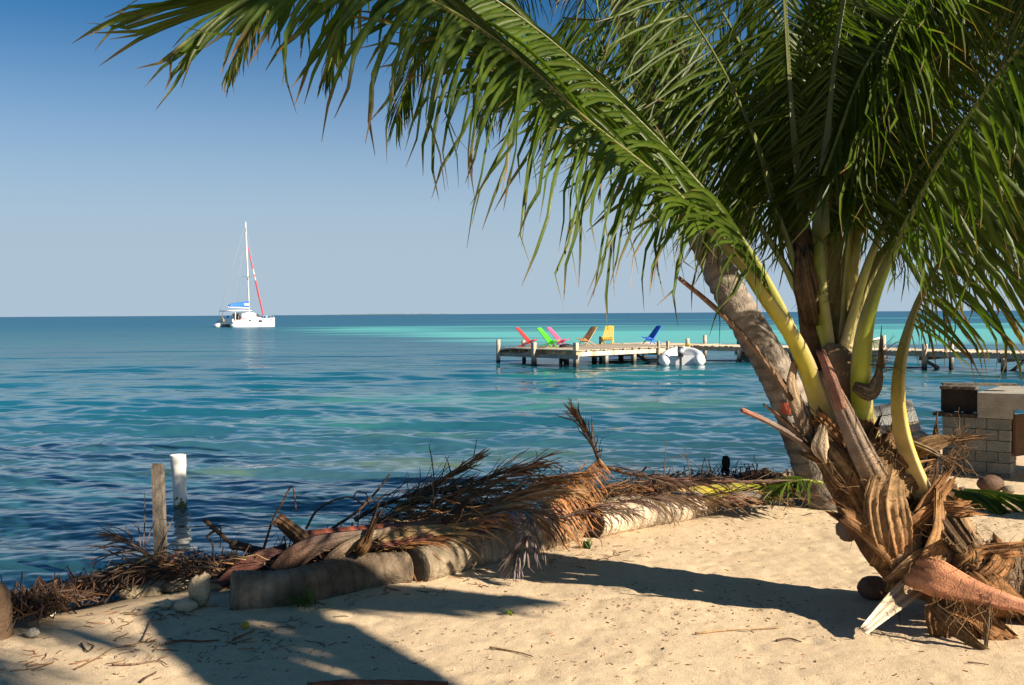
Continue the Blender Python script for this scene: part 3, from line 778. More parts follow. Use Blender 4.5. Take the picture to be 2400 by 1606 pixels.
stub(palm, 'leaf_sheath', [(2165, 1185, 5.42), (2205, 1215, 5.34), (2245, 1265, 5.3), (2290, 1315, 5.3)], [0.08, 0.16, 0.14, 0.05], [0.02, 0.035, 0.03, 0.015], [0, 1, -0.2], [[0.22, 0.14, 0.08], [0.15, 0.10, 0.06], [0.17, 0.11, 0.065], [0.25, 0.17, 0.10]], mat=M_fibre, n=16, seg=8)
stub(palm, 'leaf_sheath', [(2180, 1180, 5.45), (2230, 1200, 5.4), (2270, 1260, 5.38), (2330, 1320, 5.36)], [0.05, 0.10, 0.10, 0.03], [0.02, 0.05, 0.04, 0.02], [-0.2, 0.9, -0.3], [[0.3, 0.2, 0.12], TAN, [0.26, 0.17, 0.10], [0.36, 0.26, 0.17]], mat=M_sheath)
stub(palm, 'leaf_sheath', [(2185, 1420, 5.1), (2230, 1465, 5.05), (2275, 1500, 5.0), (2312, 1524, 4.98)], [0.05, 0.10, 0.07, 0.015], [0.012, 0.015, 0.012, 0.008], [0.2, 0.7, 0.4], [[0.22, 0.14, 0.07], TAN, [0.3, 0.19, 0.09], [0.24, 0.15, 0.08]], mat=M_fibre)
stub(palm, 'leaf_sheath', [(2318, 1420, 5.05), (2314, 1470, 5.02), (2310, 1520, 4.98)], [0.03, 0.04, 0.012], [0.01, 0.01, 0.006], [0.2, 0.9, 0.1], [[0.3, 0.19, 0.09], TAN, [0.24, 0.15, 0.08]], mat=M_fibre)
stub(palm, 'leaf_sheath', [(2100, 1250, 5.38), (2098, 1310, 5.36), (2102, 1380, 5.36)], [0.10, 0.05, 0.012], [0.02, 0.015, 0.008], [0, 0.9, 0], [[0.4, 0.22, 0.10], [0.34, 0.18, 0.08], [0.26, 0.14, 0.07]], mat=M_fibre)
stub(palm, 'leaf_sheath', [(2125, 1075, 5.55), (2160, 1050, 5.5), (2205, 1035, 5.48), (2245, 1030, 5.46)], [0.05, 0.11, 0.09, 0.02], [0.015, 0.03, 0.02, 0.008], [0.1, 0.8, -0.4], [[0.32, 0.2, 0.1], [0.36, 0.22, 0.11], [0.28, 0.17, 0.08], [0.22, 0.13, 0.07]], mat=M_fibre)
stub(palm, 'leaf_sheath', [(2120, 1030, 5.5), (2170, 1052, 5.45), (2225, 1080, 5.42)], [0.03, 0.045, 0.01], [0.012, 0.015, 0.006], [0.1, 0.7, 0.5], [PALE, [0.42, 0.31, 0.19], [0.3, 0.2, 0.12]], mat=M_fibre)
stub(palm, 'leaf_sheath', [(2150, 1180, 5.5), (2180, 1110, 5.55), (2190, 1050, 5.6)], [0.08, 0.10, 0.03], [0.015, 0.02, 0.01], [0.0, 0.9, 0], [[0.2, 0.12, 0.07], [0.18, 0.105, 0.06], [0.24, 0.14, 0.08]], mat=M_fibre)
stub(palm, 'leaf_sheath', [(2000, 905, 5.45), (2040, 920, 5.42), (2058, 885, 5.42), (2062, 850, 5.42)], [0.05, 0.10, 0.06, 0.015], [0.02, 0.03, 0.02, 0.008], [-0.1, 0.9, 0.2], [[0.36, 0.26, 0.16], [0.48, 0.36, 0.24], [0.42, 0.32, 0.2], [0.3, 0.22, 0.13]], mat=M_fibre)
stub(palm, 'leaf_sheath', [(1908, 760, 5.86), (1898, 710, 5.84), (1888, 660, 5.84), (1884, 620, 5.86)], [0.10, 0.15, 0.15, 0.10], [0.04, 0.05, 0.05, 0.03], [0.1, 0.9, 0.1], [[0.22, 0.13, 0.07], [0.34, 0.21, 0.12], [0.38, 0.25, 0.14], [0.34, 0.22, 0.12]], mat=M_fibre)
rng = np.random.RandomState(222)
SH = [[0.46, 0.26, 0.115], [0.40, 0.20, 0.085], [0.46, 0.29, 0.15], [0.34, 0.18, 0.08], [0.24, 0.13, 0.065]]
for (u, v, d), dirs in [((2120, 1345, 5.42), [(-60, -110), (30, -130), (90, -60)]), ((2090, 1290, 5.42), [(-90, -80), (60, -120)]), ((2050, 1215, 5.46), [(-70, -110), (80, -110)]),
                        ((2015, 1130, 5.5), [(-80, -90), (20, -120), (90, -60)]), ((1990, 1060, 5.55), [(-70, -80), (60, -90)]), ((2180, 1320, 5.36), [(70, -70), (100, 20), (40, -120)]),
                        ((2260, 1330, 5.32), [(80, -60), (90, 40), (20, -90)]), ((2310, 1360, 5.28), [(70, -70), (80, 60)]), ((2220, 1400, 5.2), [(60, 90), (-40, 80), (110, 60)]), ((2150, 1230, 5.42), [(80, -60), (60, -110)])]:
    for dx, dyy in dirs:
        k_ = rng.uniform(0.8, 1.3); c0 = np.array(SH[rng.randint(5)]); o_ = rng.uniform(-0.05, 0.03)
        stub(palm, 'leaf_sheath', [(u - dx * .35, v - dyy * .35, d + o_ + 0.02), (u + dx * .1, v + dyy * .1, d + o_ - 0.05), (u + dx * .45 * k_, v + dyy * .45 * k_, d + o_ - 0.06), (u + dx * .72 * k_ + rng.uniform(-20, 20), v + dyy * .72 * k_ + rng.uniform(-10, 20), d + o_ - rng.uniform(0.02, 0.09))],
             [rng.uniform(.12, .18), rng.uniform(.13, .18), rng.uniform(.10, .16), rng.uniform(.07, .13)], [.012, .016, .013, .008], [rng.uniform(-.4, .4), .9, rng.uniform(-.2, .4)], [c0 * .9, c0 * 1.25, c0 * 1.35, c0 * 1.1], mat=M_fibre)
sp = []
for u, v, d, dr, rr_ in [(2075, 1130, 5.4, (0, -0.3, 0.2), 0.07), (2080, 1230, 5.38, (-0.1, -0.2, -0.6), 0.06), (1990, 1130, 5.45, (-0.3, -0.2, 0), 0.05), (2090, 1020, 5.5, (0.3, -0.2, 0.4), 0.04),
                        (2250, 1400, 5.1, (0, -0.2, -1), 0.07), (2310, 1420, 5.08, (0, 0, -1), 0.06), (2215, 1400, 5.15, (0, 0, -1), 0.05), (2240, 1030, 5.46, (0.9, 0, 0), 0.02), (2220, 1075, 5.43, (0.9, 0, -0.1), 0.02),
                        (2060, 855, 5.43, (0.3, 0, 0.8), 0.02), (2290, 1290, 5.3, (0.4, -0.2, -0.2), 0.06), (2330, 1340, 5.28, (0.3, -0.3, -0.3), 0.07), (1915, 690, 5.83, (0.5, -0.2, 0.1), 0.03), (2150, 1290, 5.35, (0.1, -0.4, -0.3), 0.08), (2050, 1060, 5.42, (0.2, -0.3, 0.3), 0.05)]:
    sp.append((P(u, v, d), dr, rr_))
fibres(palm, 'fibre_strands', sp, 44, 0.15, r=0.0019)

# --- the tall palm behind it, leaning left out of the picture
base2 = G(1930, 1185)
tall = thing('coconut_palm', 'tall grey-trunked coconut palm leaning left with a red paint mark on its bark', 'palm tree', base2)
d2 = float(base2[1])
ax2 = [(1955, 1215, d2), (1922, 1128, d2), (1891, 1046, d2), (1861, 965, d2), (1832, 900, d2), (1796, 829, d2), (1741, 741, d2 + .05), (1702, 669, d2 + .1), (1650, 560, d2 + .2), (1590, 420, d2 + .3), (1530, 260, d2 + .4), (1480, 100, d2 + .5), (1440, -40, d2 + .5), (1410, -180, d2 + .5)]
pts2 = [P(*q) for q in ax2]
mb = MB()
ringed_trunk(mb, pts2, [0.235, 0.185, 0.17, 0.16, 0.15, 0.145, 0.135, 0.125, 0.115, 0.11, 0.105, 0.10, 0.095, 0.09], [0.25, 0.21, 0.17], ring=0.11, seg=22, n=200, dark=0.6, rough=0.055, depth=0.02)
mb.build('trunk', M_bark, tall)
# paint patches wrapped on the bark
def wrap(u0, u1, v0, v1, col, name, lab):
    mb = MB(); rings = []
    for v in np.linspace(v0, v1, 6):
        row = []
        for u in np.linspace(u0, u1, 8):
            cx = np.interp(v, [q[1] for q in ax2[::-1]], [q[0] for q in ax2[::-1]])
            q = (u - cx) / (0.17 * F / d2)
            row.append(P(u, v, d2 - 0.172 * math.sqrt(max(0, 1 - q * q)) - 0.008))
        rings.append(row)
    mb.loft(rings, np.array(col), cap=False, closed=False)
    o = mb.build(name, M_bark, tall); o['label'] = lab
wrap(1830, 1858, 944, 972, [0.36, 0.09, 0.06], 'paint_mark', 'faded red paint patch')
wrap(1846, 1874, 975, 990, [0.45, 0.42, 0.38], 'paint_mark', 'faded white paint patch')
ctop = pts2[-1]
for i in range(15):
    a = 2 * math.pi * i / 15 + 0.3; e = rng.uniform(-0.1, 0.9)
    ln = rng.uniform(2.8, 3.6)
    dxy = np.array([math.cos(a), math.sin(a), 0])
    q = [ctop, ctop + dxy * ln * 0.25 + np.array([0, 0, ln * 0.22 * e + .15]), ctop + dxy * ln * 0.55 + np.array([0, 0, ln * 0.3 * e - 0.05]), ctop + dxy * ln * 0.82 + np.array([0, 0, ln * 0.18 * e - 0.6]), ctop + dxy * ln * 0.95 + np.array([0, 0, -1.4 + ln * 0.1 * e])]
    frond(tall, q, pix=False, L=0.8, w=0.03, n=70, start=0.22, r0=0.045, droop=2.2, dih=5, seed=40 + i, col=GREEN * 0.85, rows_=6)
for i, (du, q) in enumerate([(0, (1470, 30)), (1, (1500, 60)), (2, (1540, 90))]):
    c0 = P(q[0], q[1] - 60, d2 + 0.4)
    e = P(1560 + 30 * i, 330 + 50 * i, d2 + 0.25 - 0.2 * i)
    frond(tall, [c0, c0 * 0.6 + e * 0.4 + np.array([0.12, -0.1, 0.1]), e], pix=False, L=0.5, w=0.03, n=44, start=0.1, r0=0.03, droop=3.5, dead=True, col=np.array([0.075, 0.05, 0.03]), rachis_col=([0.1, 0.07, 0.04],) * 3, seed=60 + i, rows_=6, stem_name='dead_frond')

# --- palms to the right, mostly outside the picture, whose fronds and shade reach in
def offpalm(root, crown, n, ln, seed, label, Lf=0.85, trunk_r=0.13, elev=(0.1, 1.0), lw=0.04, nl=60, skip=(), dk=1.0):
    rs = np.random.RandomState(seed)
    t = thing('coconut_palm', label, 'palm tree', root)
    mb = MB(); m_ = (np.array(root) * 0.5 + np.array(crown) * 0.5) + np.array([0.25, 0.1, 0])
    r0 = np.array(root, float) - np.array([0, 0, 0.15])
    ringed_trunk(mb, [r0, m_, np.array(crown, float)], [trunk_r * 1.5, trunk_r, trunk_r * 0.85], [0.25, 0.20, 0.15], ring=0.10, n=100)
    mb.build('trunk', M_bark, t)
    cr = np.array(crown, float)
    for i in range(n):
        a = 2 * math.pi * (i + rs.uniform(-.3, .3)) / n; e = rs.uniform(*elev); l = ln * rs.uniform(0.85, 1.1)
        if i in skip: continue
        d = np.array([math.cos(a), math.sin(a), 0])
        q = [cr, cr + d * l * 0.25 + np.array([0, 0, l * 0.24 * e + .1]), cr + d * l * 0.55 + np.array([0, 0, l * 0.32 * e]), cr + d * l * 0.82 + np.array([0, 0, l * 0.18 * e - 0.5 * dk]), cr + d * l * 0.96 + np.array([0, 0, -1.2 * dk + l * 0.08 * e])]
        frond(t, q, pix=False, L=Lf, w=lw, n=nl, start=0.22, r0=0.05, droop=1.4, dih=0, bend=(0, 0, -0.5), seed=seed * 50 + i, rows_=6, col=GREEN * 0.9)
    return t
offpalm((5.2, 7.6, 0.5), (4.6, 7.3, 4.1), 24, 3.4, 3, 'coconut palm whose dark fronds hang in at the right edge', lw=0.03, nl=80, skip=(18, 19, 20, 21, 22))
offpalm((3.4, -2.6, 0.5), (5.1, 1.75, 4.5), 15, 1.05, 4, 'coconut palm standing right of the camera that shades the sand', Lf=0.5, lw=0.055, nl=60, dk=0.25, skip=(0, 1, 12, 13, 14), trunk_r=0.17)
offpalm((5.2, -0.9, 0.5), (3.9, 0.8, 6.5), 10, 1.8, 5, 'unseen tall coconut palm added behind the camera to shade the long front frond')  # out of view, added only to throw shade on the long frond

# ------------------------------------------------------------------ pier
PA = math.radians(42.0)
PC = np.array([2.66, 40.9, 0.0])
pier = thing('pier', 'weathered wooden pier with a wide sitting platform and long walkway over the water', 'pier', tuple(PC), rotz=PA)
RX = np.array([math.cos(PA), math.sin(PA), 0]); RY = np.array([-math.sin(PA), math.cos(PA), 0])
def pw(x, y, z):
    return PC + RX * x + RY * y + np.array([0, 0, z])
DECK = 0.69
def share(o, name, loc, rot=None, parent=None, mat=None):
    c_ = bpy.data.objects.new(name, o.data); COL.objects.link(c_); c_.parent = parent; c_.location = loc
    if rot is not None: c_.rotation_euler = rot
    return c_
def plank_src(L, k, along):
    mb = MB(); col = np.array([[0.46, 0.38, 0.28], [0.40, 0.33, 0.25], [0.52, 0.44, 0.33]][k])
    m_ = 8
    for i in range(1):
        s = (0.138, L, 0.042) if along == 'y' else (L, 0.138, 0.042)
        mb.box((0, 0, 0), s, col, jit=0.006)
    o = mb.build('plank', M_wood, pier, smooth=False)
    return o
pr = np.random.RandomState(5)
srcs = [plank_src(4.86, k, 'y') for k in range(3)]
i = 0
for x in np.arange(-0.12, 7.35, 0.152):
    o = srcs[i] if i < 3 else share(srcs[pr.randint(3)], 'plank', (0, 0, 0), parent=pier)
    o.location = (x, 2.30 + pr.uniform(-0.05, 0.05), DECK - 0.021 + pr.uniform(-0.006, 0.006)); o.rotation_euler = (pr.normal(0, .001), pr.normal(0, 0.02), pr.normal(0, 0.002)); i += 1
srcs = [plank_src(2.35, k, 'x') for k in range(3)]
i = 0
for y in np.arange(4.7, -16.5, -0.152):
    o = srcs[i] if i < 3 else share(srcs[pr.randint(3)], 'plank', (0, 0, 0), parent=pier)
    o.location = (8.56 + pr.uniform(-0.05, 0.05), y, DECK - 0.021 + pr.uniform(-0.012, 0.012)); o.rotation_euler = (pr.normal(0, 0.03), pr.normal(0, .004), pr.normal(0, 0.012)); i += 1
def beam(a, b, wd, th, col, name='beam', up=(0, 0, 1)):
    mb = MB(); mb.bar(a, b, wd, th, col, up=up)
    return mb.build(name, M_wood, pier, smooth=False)
def rustybeam(a, b, wd, th):
    mb = MB(); a = np.array(a); b = np.array(b); n = 60
    pts = a + np.outer(np.linspace(0, 1, n), b - a)
    rs = 0.7 * sstep(0.62, 0.85, vnoise(np.arange(n) * 0.5, np.zeros(n), 77))[:, None]
    cl = np.array([0.62, 0.54, 0.42]) * (1 - rs) + np.array([0.38, 0.17, 0.06]) * rs
    T = nrm(b - a); S = nrm(np.cross(T, (0, 0, 1))); Nn = np.cross(S, T)
    rings = [[p + S * sx * wd / 2 + Nn * sn * th / 2 for sx, sn in ((-1, -1), (1, -1), (1, 1), (-1, 1))] for p in pts]
    mb.loft(rings, cl)
    return mb.build('beam', M_wood, pier, smooth=False)
WG = [0.30, 0.27, 0.23]; WD = [0.17, 0.15, 0.125]
rustybeam((-0.1, -0.045, 0.52), (7.4, -0.045, 0.52), 0.06, 0.19)
beam((-0.1, 4.66, 0.52), (9.5, 4.66, 0.52), 0.06, 0.19, WG)
beam((-0.10, -0.2, 0.40), (-0.10, 4.8, 0.40), 0.07, 0.17, WG)
for y in (0.55, 1.15, 1.75, 2.9, 3.5, 4.1):
    beam((-0.02, y, 0.555), (7.5, y, 0.555), 0.06, 0.17, [0.36, 0.31, 0.24], 'joist')
for x in (1.8, 3.6, 5.4, 7.3):
    beam((x, 0.1, 0.39), (x, 4.5, 0.39), 0.07, 0.15, WD)
for x in (7.52, 9.55):
    beam((x, -16.4, 0.555), (x, 4.55 if x > 9 else -0.1, 0.555), 0.06, 0.17, [0.34, 0.30, 0.25])
def piling(x, y, top, sq=True, r=0.085, light=True):
    mb = MB()
    zz = np.array([-1.2, -0.1, 0.10, 0.22, 0.36, (0.36 + top) / 2, top])
    c0 = np.array([0.42, 0.36, 0.28]); cd_ = np.array([0.035, 0.032, 0.028])
    cl = np.array([cd_, cd_, cd_ * 1.5, c0 * 0.5, c0 * 0.85, c0, c0 * 1.1])
    ang = np.arange(4) * math.pi / 2 + math.pi / 4 if sq else np.arange(10) * math.pi / 5
    rr = r * (1.35 if sq else 1.0); lean = pr.normal(0, 0.012, 2)
    rings = [[(x + lean[0] * z + rr * math.cos(a), y + lean[1] * z + rr * math.sin(a), z) for a in ang] for z in zz]
    mb.loft(rings, cl)
    return mb.build('piling', M_wood, pier, smooth=not sq)
for x, y, tp, sq in [(-0.02, 0.02, 0.99, True), (-0.25, 2.3, 0.97, True), (-0.25, 4.62, 1.06, False), (1.8, 0.06, 0.5, True), (3.6, 0.06, 0.5, True), (7.05, -0.2, 1.02, False), (1.53, 4.85, 0.98, False),
                     (3.9, 4.85, 0.5, False), (6.65, 4.85, 1.05, False), (1.8, 2.4, 0.4, True), (3.6, 2.4, 0.4, True), (5.4, 2.4, 0.4, True), (5.4, 0.1, 0.4, True), (9.72, 0.85, 1.10, False), (9.72, 4.7, 0.6, False)]:
    piling(x, y, tp, sq, 0.09)
for y, tf, tb_ in [(-2.75, 0.5, 0.5), (-5.5, 0.5, 0.5), (-8.3, 0.5, 1.2), (-11.1, 0.96, 0.98), (-14.0, 0.5, 0.5), (-16.2, 0.5, 0.5)]:
    piling(7.40, y, tf, False, 0.10); piling(9.68, y, tb_, False, 0.09)
    beam((7.3, y + 0.14, 0.40), (9.8, y + 0.14, 0.40), 0.06, 0.14, WD)
    beam((7.5, y + 0.09, -0.25 if y < -12 else 0.36), (9.6, y + 0.09, 0.36 if y < -12 else -0.25), 0.05, 0.12, WD, 'brace')
beam((5.2, 0.3, -0.1), (5.2, 1.6, 0.42), 0.05, 0.12, WD, 'brace')
beam((3.2, 4.3, -0.1), (4.6, 4.3, 0.42), 0.05, 0.12, WD, 'brace')
ld = MB(); 
for x in (5.03, 5.68):
    ld.box((x, -0.14, 0.36), (0.085, 0.11, 1.15), (0.36, 0.32, 0.23))
o = ld.build('ladder', M_wood, pier, smooth=False)
for z in (0.22, 0.46):
    r_ = MB(); r_.box((5.355, -0.13, z), (0.56, 0.05, 0.13), (0.42, 0.37, 0.27)); r_.build('rung', M_wood, o, smooth=False)
# yellow mooring rope on the round piling
mb = MB()
for k in range(3):
    a = np.linspace(0, 2 * math.pi, 20)
    mb.tube([pw(7.05 + 0.105 * math.cos(q), -0.2 + 0.105 * math.sin(q), DECK + 0.03 + 0.035 * k + 0.01 * math.sin(q)) for q in a], 0.016, (0.62, 0.42, 0.06), seg=5)
mb.tube(catmull([pw(6.98, -0.32, DECK + 0.05), pw(6.7, -0.6, DECK + 0.05), pw(6.4, -0.25, DECK + 0.02)], 10), 0.014, (0.62, 0.42, 0.06), seg=5)
mb.tube(catmull([pw(7.02, -0.32, DECK + 0.05), pw(7.02, -0.42, 0.5), pw(7.03, -0.7, 0.35), P(1611, 822, 43.6)], 14), 0.014, (0.62, 0.42, 0.06), seg=5)
rope = mb.build('mooring_rope', M_plain)
tag(rope, 'yellow mooring rope tied round a round pier piling above the dinghy', 'rope')

# ------------------------------------------------------------------ stick chairs on the platform
def chair_mat(name, col):
    return organic(name, rough=0.45, nscale=5, namp=0.12, bscale=30, bump=0.08, spec=0.4, base=col)
def make_chair(name, label, m_):
    t = thing(name, label, 'chair', (0, 0, 0), 'folding stick chairs on the pier', rotz=0.0)
    nb_ = 7
    for i in range(nb_):                      # back slats, the outer pair and the middle run on to become front legs
        s = (i - (nb_ - 1) / 2) / ((nb_ - 1) / 2)
        top = np.array([-0.62, s * 0.20, 0.98 - 0.02 * s * s]); mid = np.array([0.0, s * 0.29, 0.27])
        leg = i in (0, nb_ - 1)
        end = np.array([0.26, s * 0.30, 0.0]) if leg else np.array([0.06, s * 0.29, 0.20])
        mb = MB(); mb.bar(end, top, 0.047, 0.035, up=(0.75, 0, 0.66), wd2=0.054)
        mb.build('leg' if leg else 'slat', m_, t, smooth=False)
    for i in range(6):                        # seat slats, the outer pair run down to the back feet
        s = (i - 2.5) / 2.5
        fr_ = np.array([0.36, s * 0.27, 0.40 - 0.03 * (1 - s * s)]); leg = i in (0, 5)
        end = np.array([-0.56, s * 0.25, 0.0]) if leg else np.array([-0.10, s * 0.27, 0.20])
        mb = MB(); mb.bar(end, fr_, 0.044, 0.036, up=(-0.2, 0, 0.98))
        mb.build('leg' if leg else 'seat_slat', m_, t, smooth=False)
    for a, b in (((0.01, -0.33, 0.26), (0.01, 0.33, 0.26)), ((-0.50, -0.23, 0.83), (-0.50, 0.23, 0.83)), ((0.30, -0.31, 0.355), (0.30, 0.31, 0.355))):
        mb = MB(); mb.bar(a, b, 0.03, 0.03); mb.build('dowel', m_, t, smooth=False)
    return t
CH = [('red folding stick chair nearest the left end of the pier', (0.60, 0.055, 0.045), (1240, 814), (0.93, -0.36)),
      ('lime green folding stick chair in front of the pink one', (0.11, 0.62, 0.035), (1290, 816), (0.86, -0.50)),
      ('pink folding stick chair half hidden by the green one', (0.78, 0.13, 0.27), (1313, 813.5), (0.90, -0.44)),
      ('bare wooden folding stick chair leaning to the right', (0.42, 0.24, 0.10), (1372, 810.5), (-0.80, -0.60)),
      ('yellow folding stick chair facing the beach', (0.80, 0.55, 0.06), (1425, 806.5), (-0.26, -0.97)),
      ('blue folding stick chair nearest the pier ladder', (0.018, 0.13, 0.58), (1524, 806.5), (-0.86, -0.50))]
ch0 = None
for i, (lb, cl, uv, f) in enumerate(CH):
    p = G(uv[0], uv[1], DECK); rz = math.atan2(f[1], f[0]); m_ = chair_mat('chair_paint_' + lb.split()[0], cl)
    if ch0 is None:
        ch0 = make_chair('stick_chair', lb, m_); ch0.scale = (0.9, 0.9, 0.9); ch0.location = (p[0], p[1], DECK); ch0.rotation_euler = (0, 0, rz)
    else:
        dup(ch0, (p[0], p[1], DECK), rz, lb, m_)
# dark bag by the pink chair
p = G(1326, 814.5, DECK)
bag = thing('beach_bag', 'small dark bag lying on the deck right of the pink chair', 'bag', (p[0], p[1], DECK))
mb = MB(); zz = np.linspace(0, 1, 7); rings = []
for z in zz:
    s = math.sqrt(max(0.02, 1 - (z * 0.98) ** 3)); rings.append([(p[0] + 0.30 * s * math.cos(a) * (1 + .1 * math.sin(3 * a)), p[1] + 0.17 * s * math.sin(a), DECK + 0.16 * z + 0.002) for a in np.linspace(0, 2 * math.pi, 14, endpoint=False)])
mb.loft(rings, np.array([0.03, 0.03, 0.035])); mb.build('body', M_plain, bag)
mb = MB(); mb.tube(catmull([(p[0] + .1, p[1] - .1, DECK + .12), (p[0] + .25, p[1] - .2, DECK + .10), (p[0] + .42, p[1] - .15, DECK + .02), (p[0] + .3, p[1], DECK + .06)], 12), 0.014, (0.04, 0.04, 0.045), seg=5); mb.build('handle', M_plain, bag)

# ------------------------------------------------------------------ inflatable dinghy
dp = np.array([7.05, 41.3, 0.0]); DA = math.atan2(3.0, 0.55)
dl = thing('inflatable_dinghy', 'white inflatable dinghy with an outboard motor tied beside the pier', 'dinghy', tuple(dp))
fx_ = np.array([math.cos(DA), math.sin(DA), 0]); sy_ = np.array([-math.sin(DA), math.cos(DA), 0])
def dq(a, b, z): return dp + fx_ * a + sy_ * b + np.array([0, 0, z])
WH = np.array([0.72, 0.73, 0.74])
path = [dq(-0.35, 0.68, 0.17), dq(-0.05, 0.70, 0.20), dq(0.6, 0.71, 0.22), dq(1.4, 0.70, 0.26), dq(2.1, 0.60, 0.34), dq(2.6, 0.36, 0.42), dq(2.78, 0, 0.46), dq(2.6, -0.36, 0.42), dq(2.1, -0.60, 0.34), dq(1.4, -0.70, 0.26), dq(0.6, -0.71, 0.22), dq(-0.05, -0.70, 0.20), dq(-0.35, -0.68, 0.17)]
R = catmull(path, 70); t = np.linspace(0, 1, 70)
rad = 0.235 * np.clip(np.minimum(t, 1 - t) / 0.045, 0, 1) ** 0.55 + 0.01
mb = MB(); mb.tube(R, rad, WH, seg=16); tb_o = mb.build('tube', M_rubber, dl)
mb = MB(); mb.tube(np.vstack([R[4:-4]]) + np.array([0, 0, -0.03]), 0.242, np.array([0.45, 0.46, 0.47]), seg=16, cap=False)
# rubbing strake: a thin band round the outside of the tube
mb = MB()
for sgn in (1,):
    cen = dq(1.2, 0, 0); out = []
    for i in range(3, 67):
        o_ = R[i] - cen; T = nrm(R[min(i + 1, 69)] - R[i - 1]); nn = np.cross(T, (0, 0, 1)); nn = nrm(nn) * (1 if np.dot(nn, o_) > 0 else -1)
        out.append(R[i] + nn * (rad[i] + 0.004) + np.array([0, 0, -0.05]))
    mb.tube(out, 0.020, (0.40, 0.42, 0.44), seg=6)
mb.build('strake', M_rubber, dl)
mb = MB()
rings = [[dq(a, b * wv, zb) for b, zb in ((-1, z0 + .1), (-0.5, z0 + .02), (0, z0), (0.5, z0 + .02), (1, z0 + .1))] for a, wv, z0 in ((0.02, 0.55, 0.0), (1.2, 0.55, 0.03), (2.0, 0.45, 0.1), (2.6, 0.1, 0.3))]
mb.loft(rings, np.array([0.55, 0.56, 0.57]), cap=False, closed=False); mb.build('floor', M_rubber, dl)
mb = MB(); mb.box(dq(0.0, 0, 0.20), (0.06, 1.0, 0.42), WH * 0.92, rot=Matrix.Rotation(DA, 3, 'Z')); mb.build('transom', M_gel, dl, smooth=False)
mb = MB(); mb.box(dq(1.0, 0, 0.36), (0.24, 1.05, 0.04), WH * 0.85, rot=Matrix.Rotation(DA, 3, 'Z')); mb.build('thwart', M_gel, dl, smooth=False)
mt = MB(); rings = []
for z, a, b, off in ((0.44, .10, .10, 0), (0.50, .16, .13, -.02), (0.62, .18, .14, -.03), (0.74, .165, .13, -.02), (0.80, .10, .08, 0)):
    rings.append([dq(-0.17 + off + a * math.cos(q), 0.05 + b * math.sin(q), z) for q in np.linspace(0, 2 * math.pi, 12, endpoint=False)])
mt.loft(rings, np.array([[.045, .045, .05], [.05, .05, .055], [.5, .5, .52], [.06, .06, .065], [.05, .05, .05]]))
mo = mt.build('outboard_motor', M_plain, dl)
mb = MB(); mb.box(dq(-0.19, 0.05, 0.2), (0.13, 0.10, 0.55), (0.03, 0.03, 0.035), rot=Matrix.Rotation(DA, 3, 'Z')); mb.box(dq(-0.10, 0.05, 0.42), (0.16, 0.22, 0.10), (0.04, 0.04, 0.045), rot=Matrix.Rotation(DA, 3, 'Z')); mb.build('leg', M_plain, mo, smooth=False)
mb = MB(); mb.tube([dq(-0.05, 0.08, 0.6), dq(0.10, 0.13, 0.74), dq(0.2, 0.17, 0.83)], 0.022, (0.03, 0.03, 0.03), seg=6); mb.build('tiller', M_plain, mo)

# ------------------------------------------------------------------ wooden skiff behind the walkway
skc = pw(11.0, -3.9, 0)
sk = thing('wooden_skiff', 'old green and white wooden skiff moored behind the pier walkway', 'boat', tuple(skc))
def sq_(a, b, z): return skc + RY * (-a) + RX * b + np.array([0, 0, z])
st_ = [(-3.4, .72, .50, -.2), (-2.2, .86, .52, -.25), (0, .92, .56, -.27), (1.8, .80, .66, -.25), (2.9, .45, .84, -.15), (3.55, .04, 1.05, .3)]
rings = []
for a, b, zt, zb in st_:
    rings.append([sq_(a, -b, zt), sq_(a, -b * .93, zt * .5), sq_(a, -b * .6, zb * .6), sq_(a, 0, zb), sq_(a, b * .6, zb * .6), sq_(a, b * .93, zt * .5), sq_(a, b, zt), sq_(a, b * .9, zt - .02), sq_(a, b * .55, .12), sq_(a, 0, .08), sq_(a, -b * .55, .12), sq_(a, -b * .9, zt - .02)])
mb = MB(); mb.loft(rings, np.array([0.20, 0.23, 0.15])); mb.build('hull', M_wood, sk)
for s in (-1, 1):
    mb = MB(); mb.tube(catmull([sq_(a, s * b * 1.01, zt + .01) for a, b, zt, zb in st_], 24), 0.045, (0.72, 0.70, 0.66), seg=6); mb.build('gunwale', M_plain, sk)
for a in (-1.6, 0.6):
    mb = MB(); mb.bar(sq_(a, -.8, .42), sq_(a, .8, .42), .25, .04, (0.5, 0.48, 0.42)); mb.build('thwart', M_wood, sk, smooth=False)
mb = MB()
mb.loft([[sq_(-3.6 + .2 * math.cos(q), .15 * math.sin(q), z) * 1.0 for q in np.linspace(0, 6.283, 10, endpoint=False)] for z in (0.55, 0.75, 0.98, 1.06)], np.array([0.07, 0.10, 0.16]))
mb.box(sq_(-3.65, 0, .2), (.12, .12, .7), (.03, .03, .035)); mb.build('outboard_motor', M_plain, sk)

